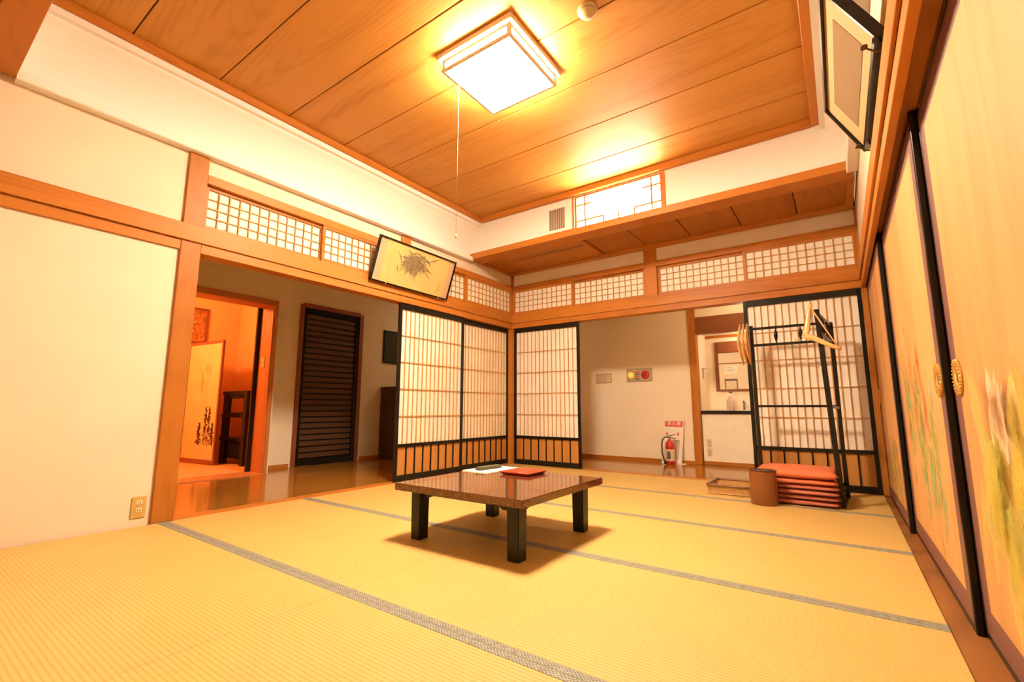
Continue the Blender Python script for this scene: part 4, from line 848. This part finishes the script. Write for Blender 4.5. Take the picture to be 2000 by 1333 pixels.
for x, wd in ((SX0, 0.13), (SX1-0.075, 0.075)):
    for y in (SY0, SY1-0.045): box('post', (x, x+wd), (y, y+0.045), (0.004, 0.90), DK, sh, 0.002)
for z, hh in ((0.87, 0.045), (0.585, 0.035), (0.29, 0.045)): box('shelf_board', (SX0-0.01, SX1+0.01), (SY0-0.01, SY1+0.01), (z, z+hh), wood('black_lacquer', 0), sh, 0.002)
box('back_rail', (SX0+0.045, SX1-0.045), (SY0+0.005, SY0+0.03), (0.82, 0.87), wood(DK, 0), sh); box('back_rail', (SX0+0.045, SX1-0.045), (SY0+0.005, SY0+0.03), (0.62, 0.645), wood(DK, 0), sh)
box('lower_panel', (SX0+0.045, SX1-0.045), (SY0+0.02, SY0+0.04), (0.08, 0.29), wood(DK, 0), sh)
op = thing('orange_room_picture', 'small dark framed picture on the orange wall', 'picture', (-3.89, -2.45, 1.62))
box('picture', (-3.9, -3.888), (-2.80, -2.17), (1.64, 2.09), plain('mottled_print', (0.42, 0.15, 0.04), 0.6, noise=0.7, nscale=30), op)
for yy, zz in (((-2.83, -2.14), (1.61, 1.64)), ((-2.83, -2.14), (2.09, 2.12)), ((-2.83, -2.80), (1.64, 2.09)), ((-2.17, -2.14), (1.64, 2.09))): box('frame_bar', (-3.9, -3.875), yy, zz, 'dark_beam', op)

# ---- things on the wall behind the viewer, seen in the alcove mirror
tn[0] += 1; S(box(f'trim_{tn[0]}', (0.0, W), (YN, YN+0.02), (1.945, 1.975), 'dark_beam'), 'thin dark rail on the wall behind the viewer', 'rail')
no_ = thing('paper_notice', 'white paper notice reflected in the alcove mirror', 'notice', (1.06, YN, 1.67))
box('sheet', (0.90, 1.22), (YN, YN+0.003), (1.67, 1.885), WP, no_)
for k, (a, b) in enumerate(((0.94, 1.10), (0.94, 1.16), (0.96, 1.14))): box('print_line', (a, b), (YN+0.003, YN+0.0036), (1.84-k*0.05, 1.852-k*0.05), INK, no_)
gf = thing('small_frame', 'dark framed panel reflected in the alcove mirror', 'frame', (1.05, YN, 1.12))
box('panel', (0.91, 1.19), (YN, YN+0.008), (1.12, 1.47), plain('frame_panel', (0.66, 0.58, 0.40), 0.6), gf)
for xx, zz in (((0.885, 1.215), (1.47, 1.52)), ((0.885, 0.91), (1.10, 1.47)), ((1.19, 1.215), (1.10, 1.47))): box('frame_bar', xx, (YN, YN+0.02), zz, 'louver_brown', gf)
# ------------------------------------------------------------------ lamps of the other rooms, and added fill lamps for hall and corridor
def lamp_point(name, loc, e, r):
    d = bpy.data.lights.new(name, 'POINT'); d.color = e[0]; d.energy = e[1]; d.shadow_soft_size = r
    o = bpy.data.objects.new(name, d); COL.objects.link(o); o.location = loc; return o
lamp_point('orange_room_bulb', (-2.7, -3.6, 2.1), ORANGE, 0.12)
lamp_point('alcove_tube', (2.6, 1.5, 1.62), VANITY, 0.05)
HALL_FILL = ((1.0, 0.68, 0.38), 74.0)  # two domes out of view, added to brighten the corridor and side hall
for nm, lb, (x, y), k in (('corridor_fill_lamp', 'round flush fill lamp added on the corridor ceiling by the wash stand', (2.75, 0.70), 1.0), ('hall_fill_lamp', 'round flush fill lamp added on the side hall ceiling', (-1.0, 0.55), 0.7)):
    t = thing(nm, lb, 'lamp', (x, y, 2.38))
    lathe('base', [(0.0, 0.0), (0.14, 0.0), (0.14, -0.012), (0.0, -0.012)], (x, y, 2.45), WHITE_PAINT, t, 24)
    lathe('globe', [(0.0, -0.065), (0.07, -0.058), (0.115, -0.038), (0.13, -0.012)], (x, y, 2.45), plain(nm+'_glass', (0.9, 0.85, 0.75), 0.4, emit=(HALL_FILL[0], 9.0*k*HALL_FILL[1]/10)), t, 24)
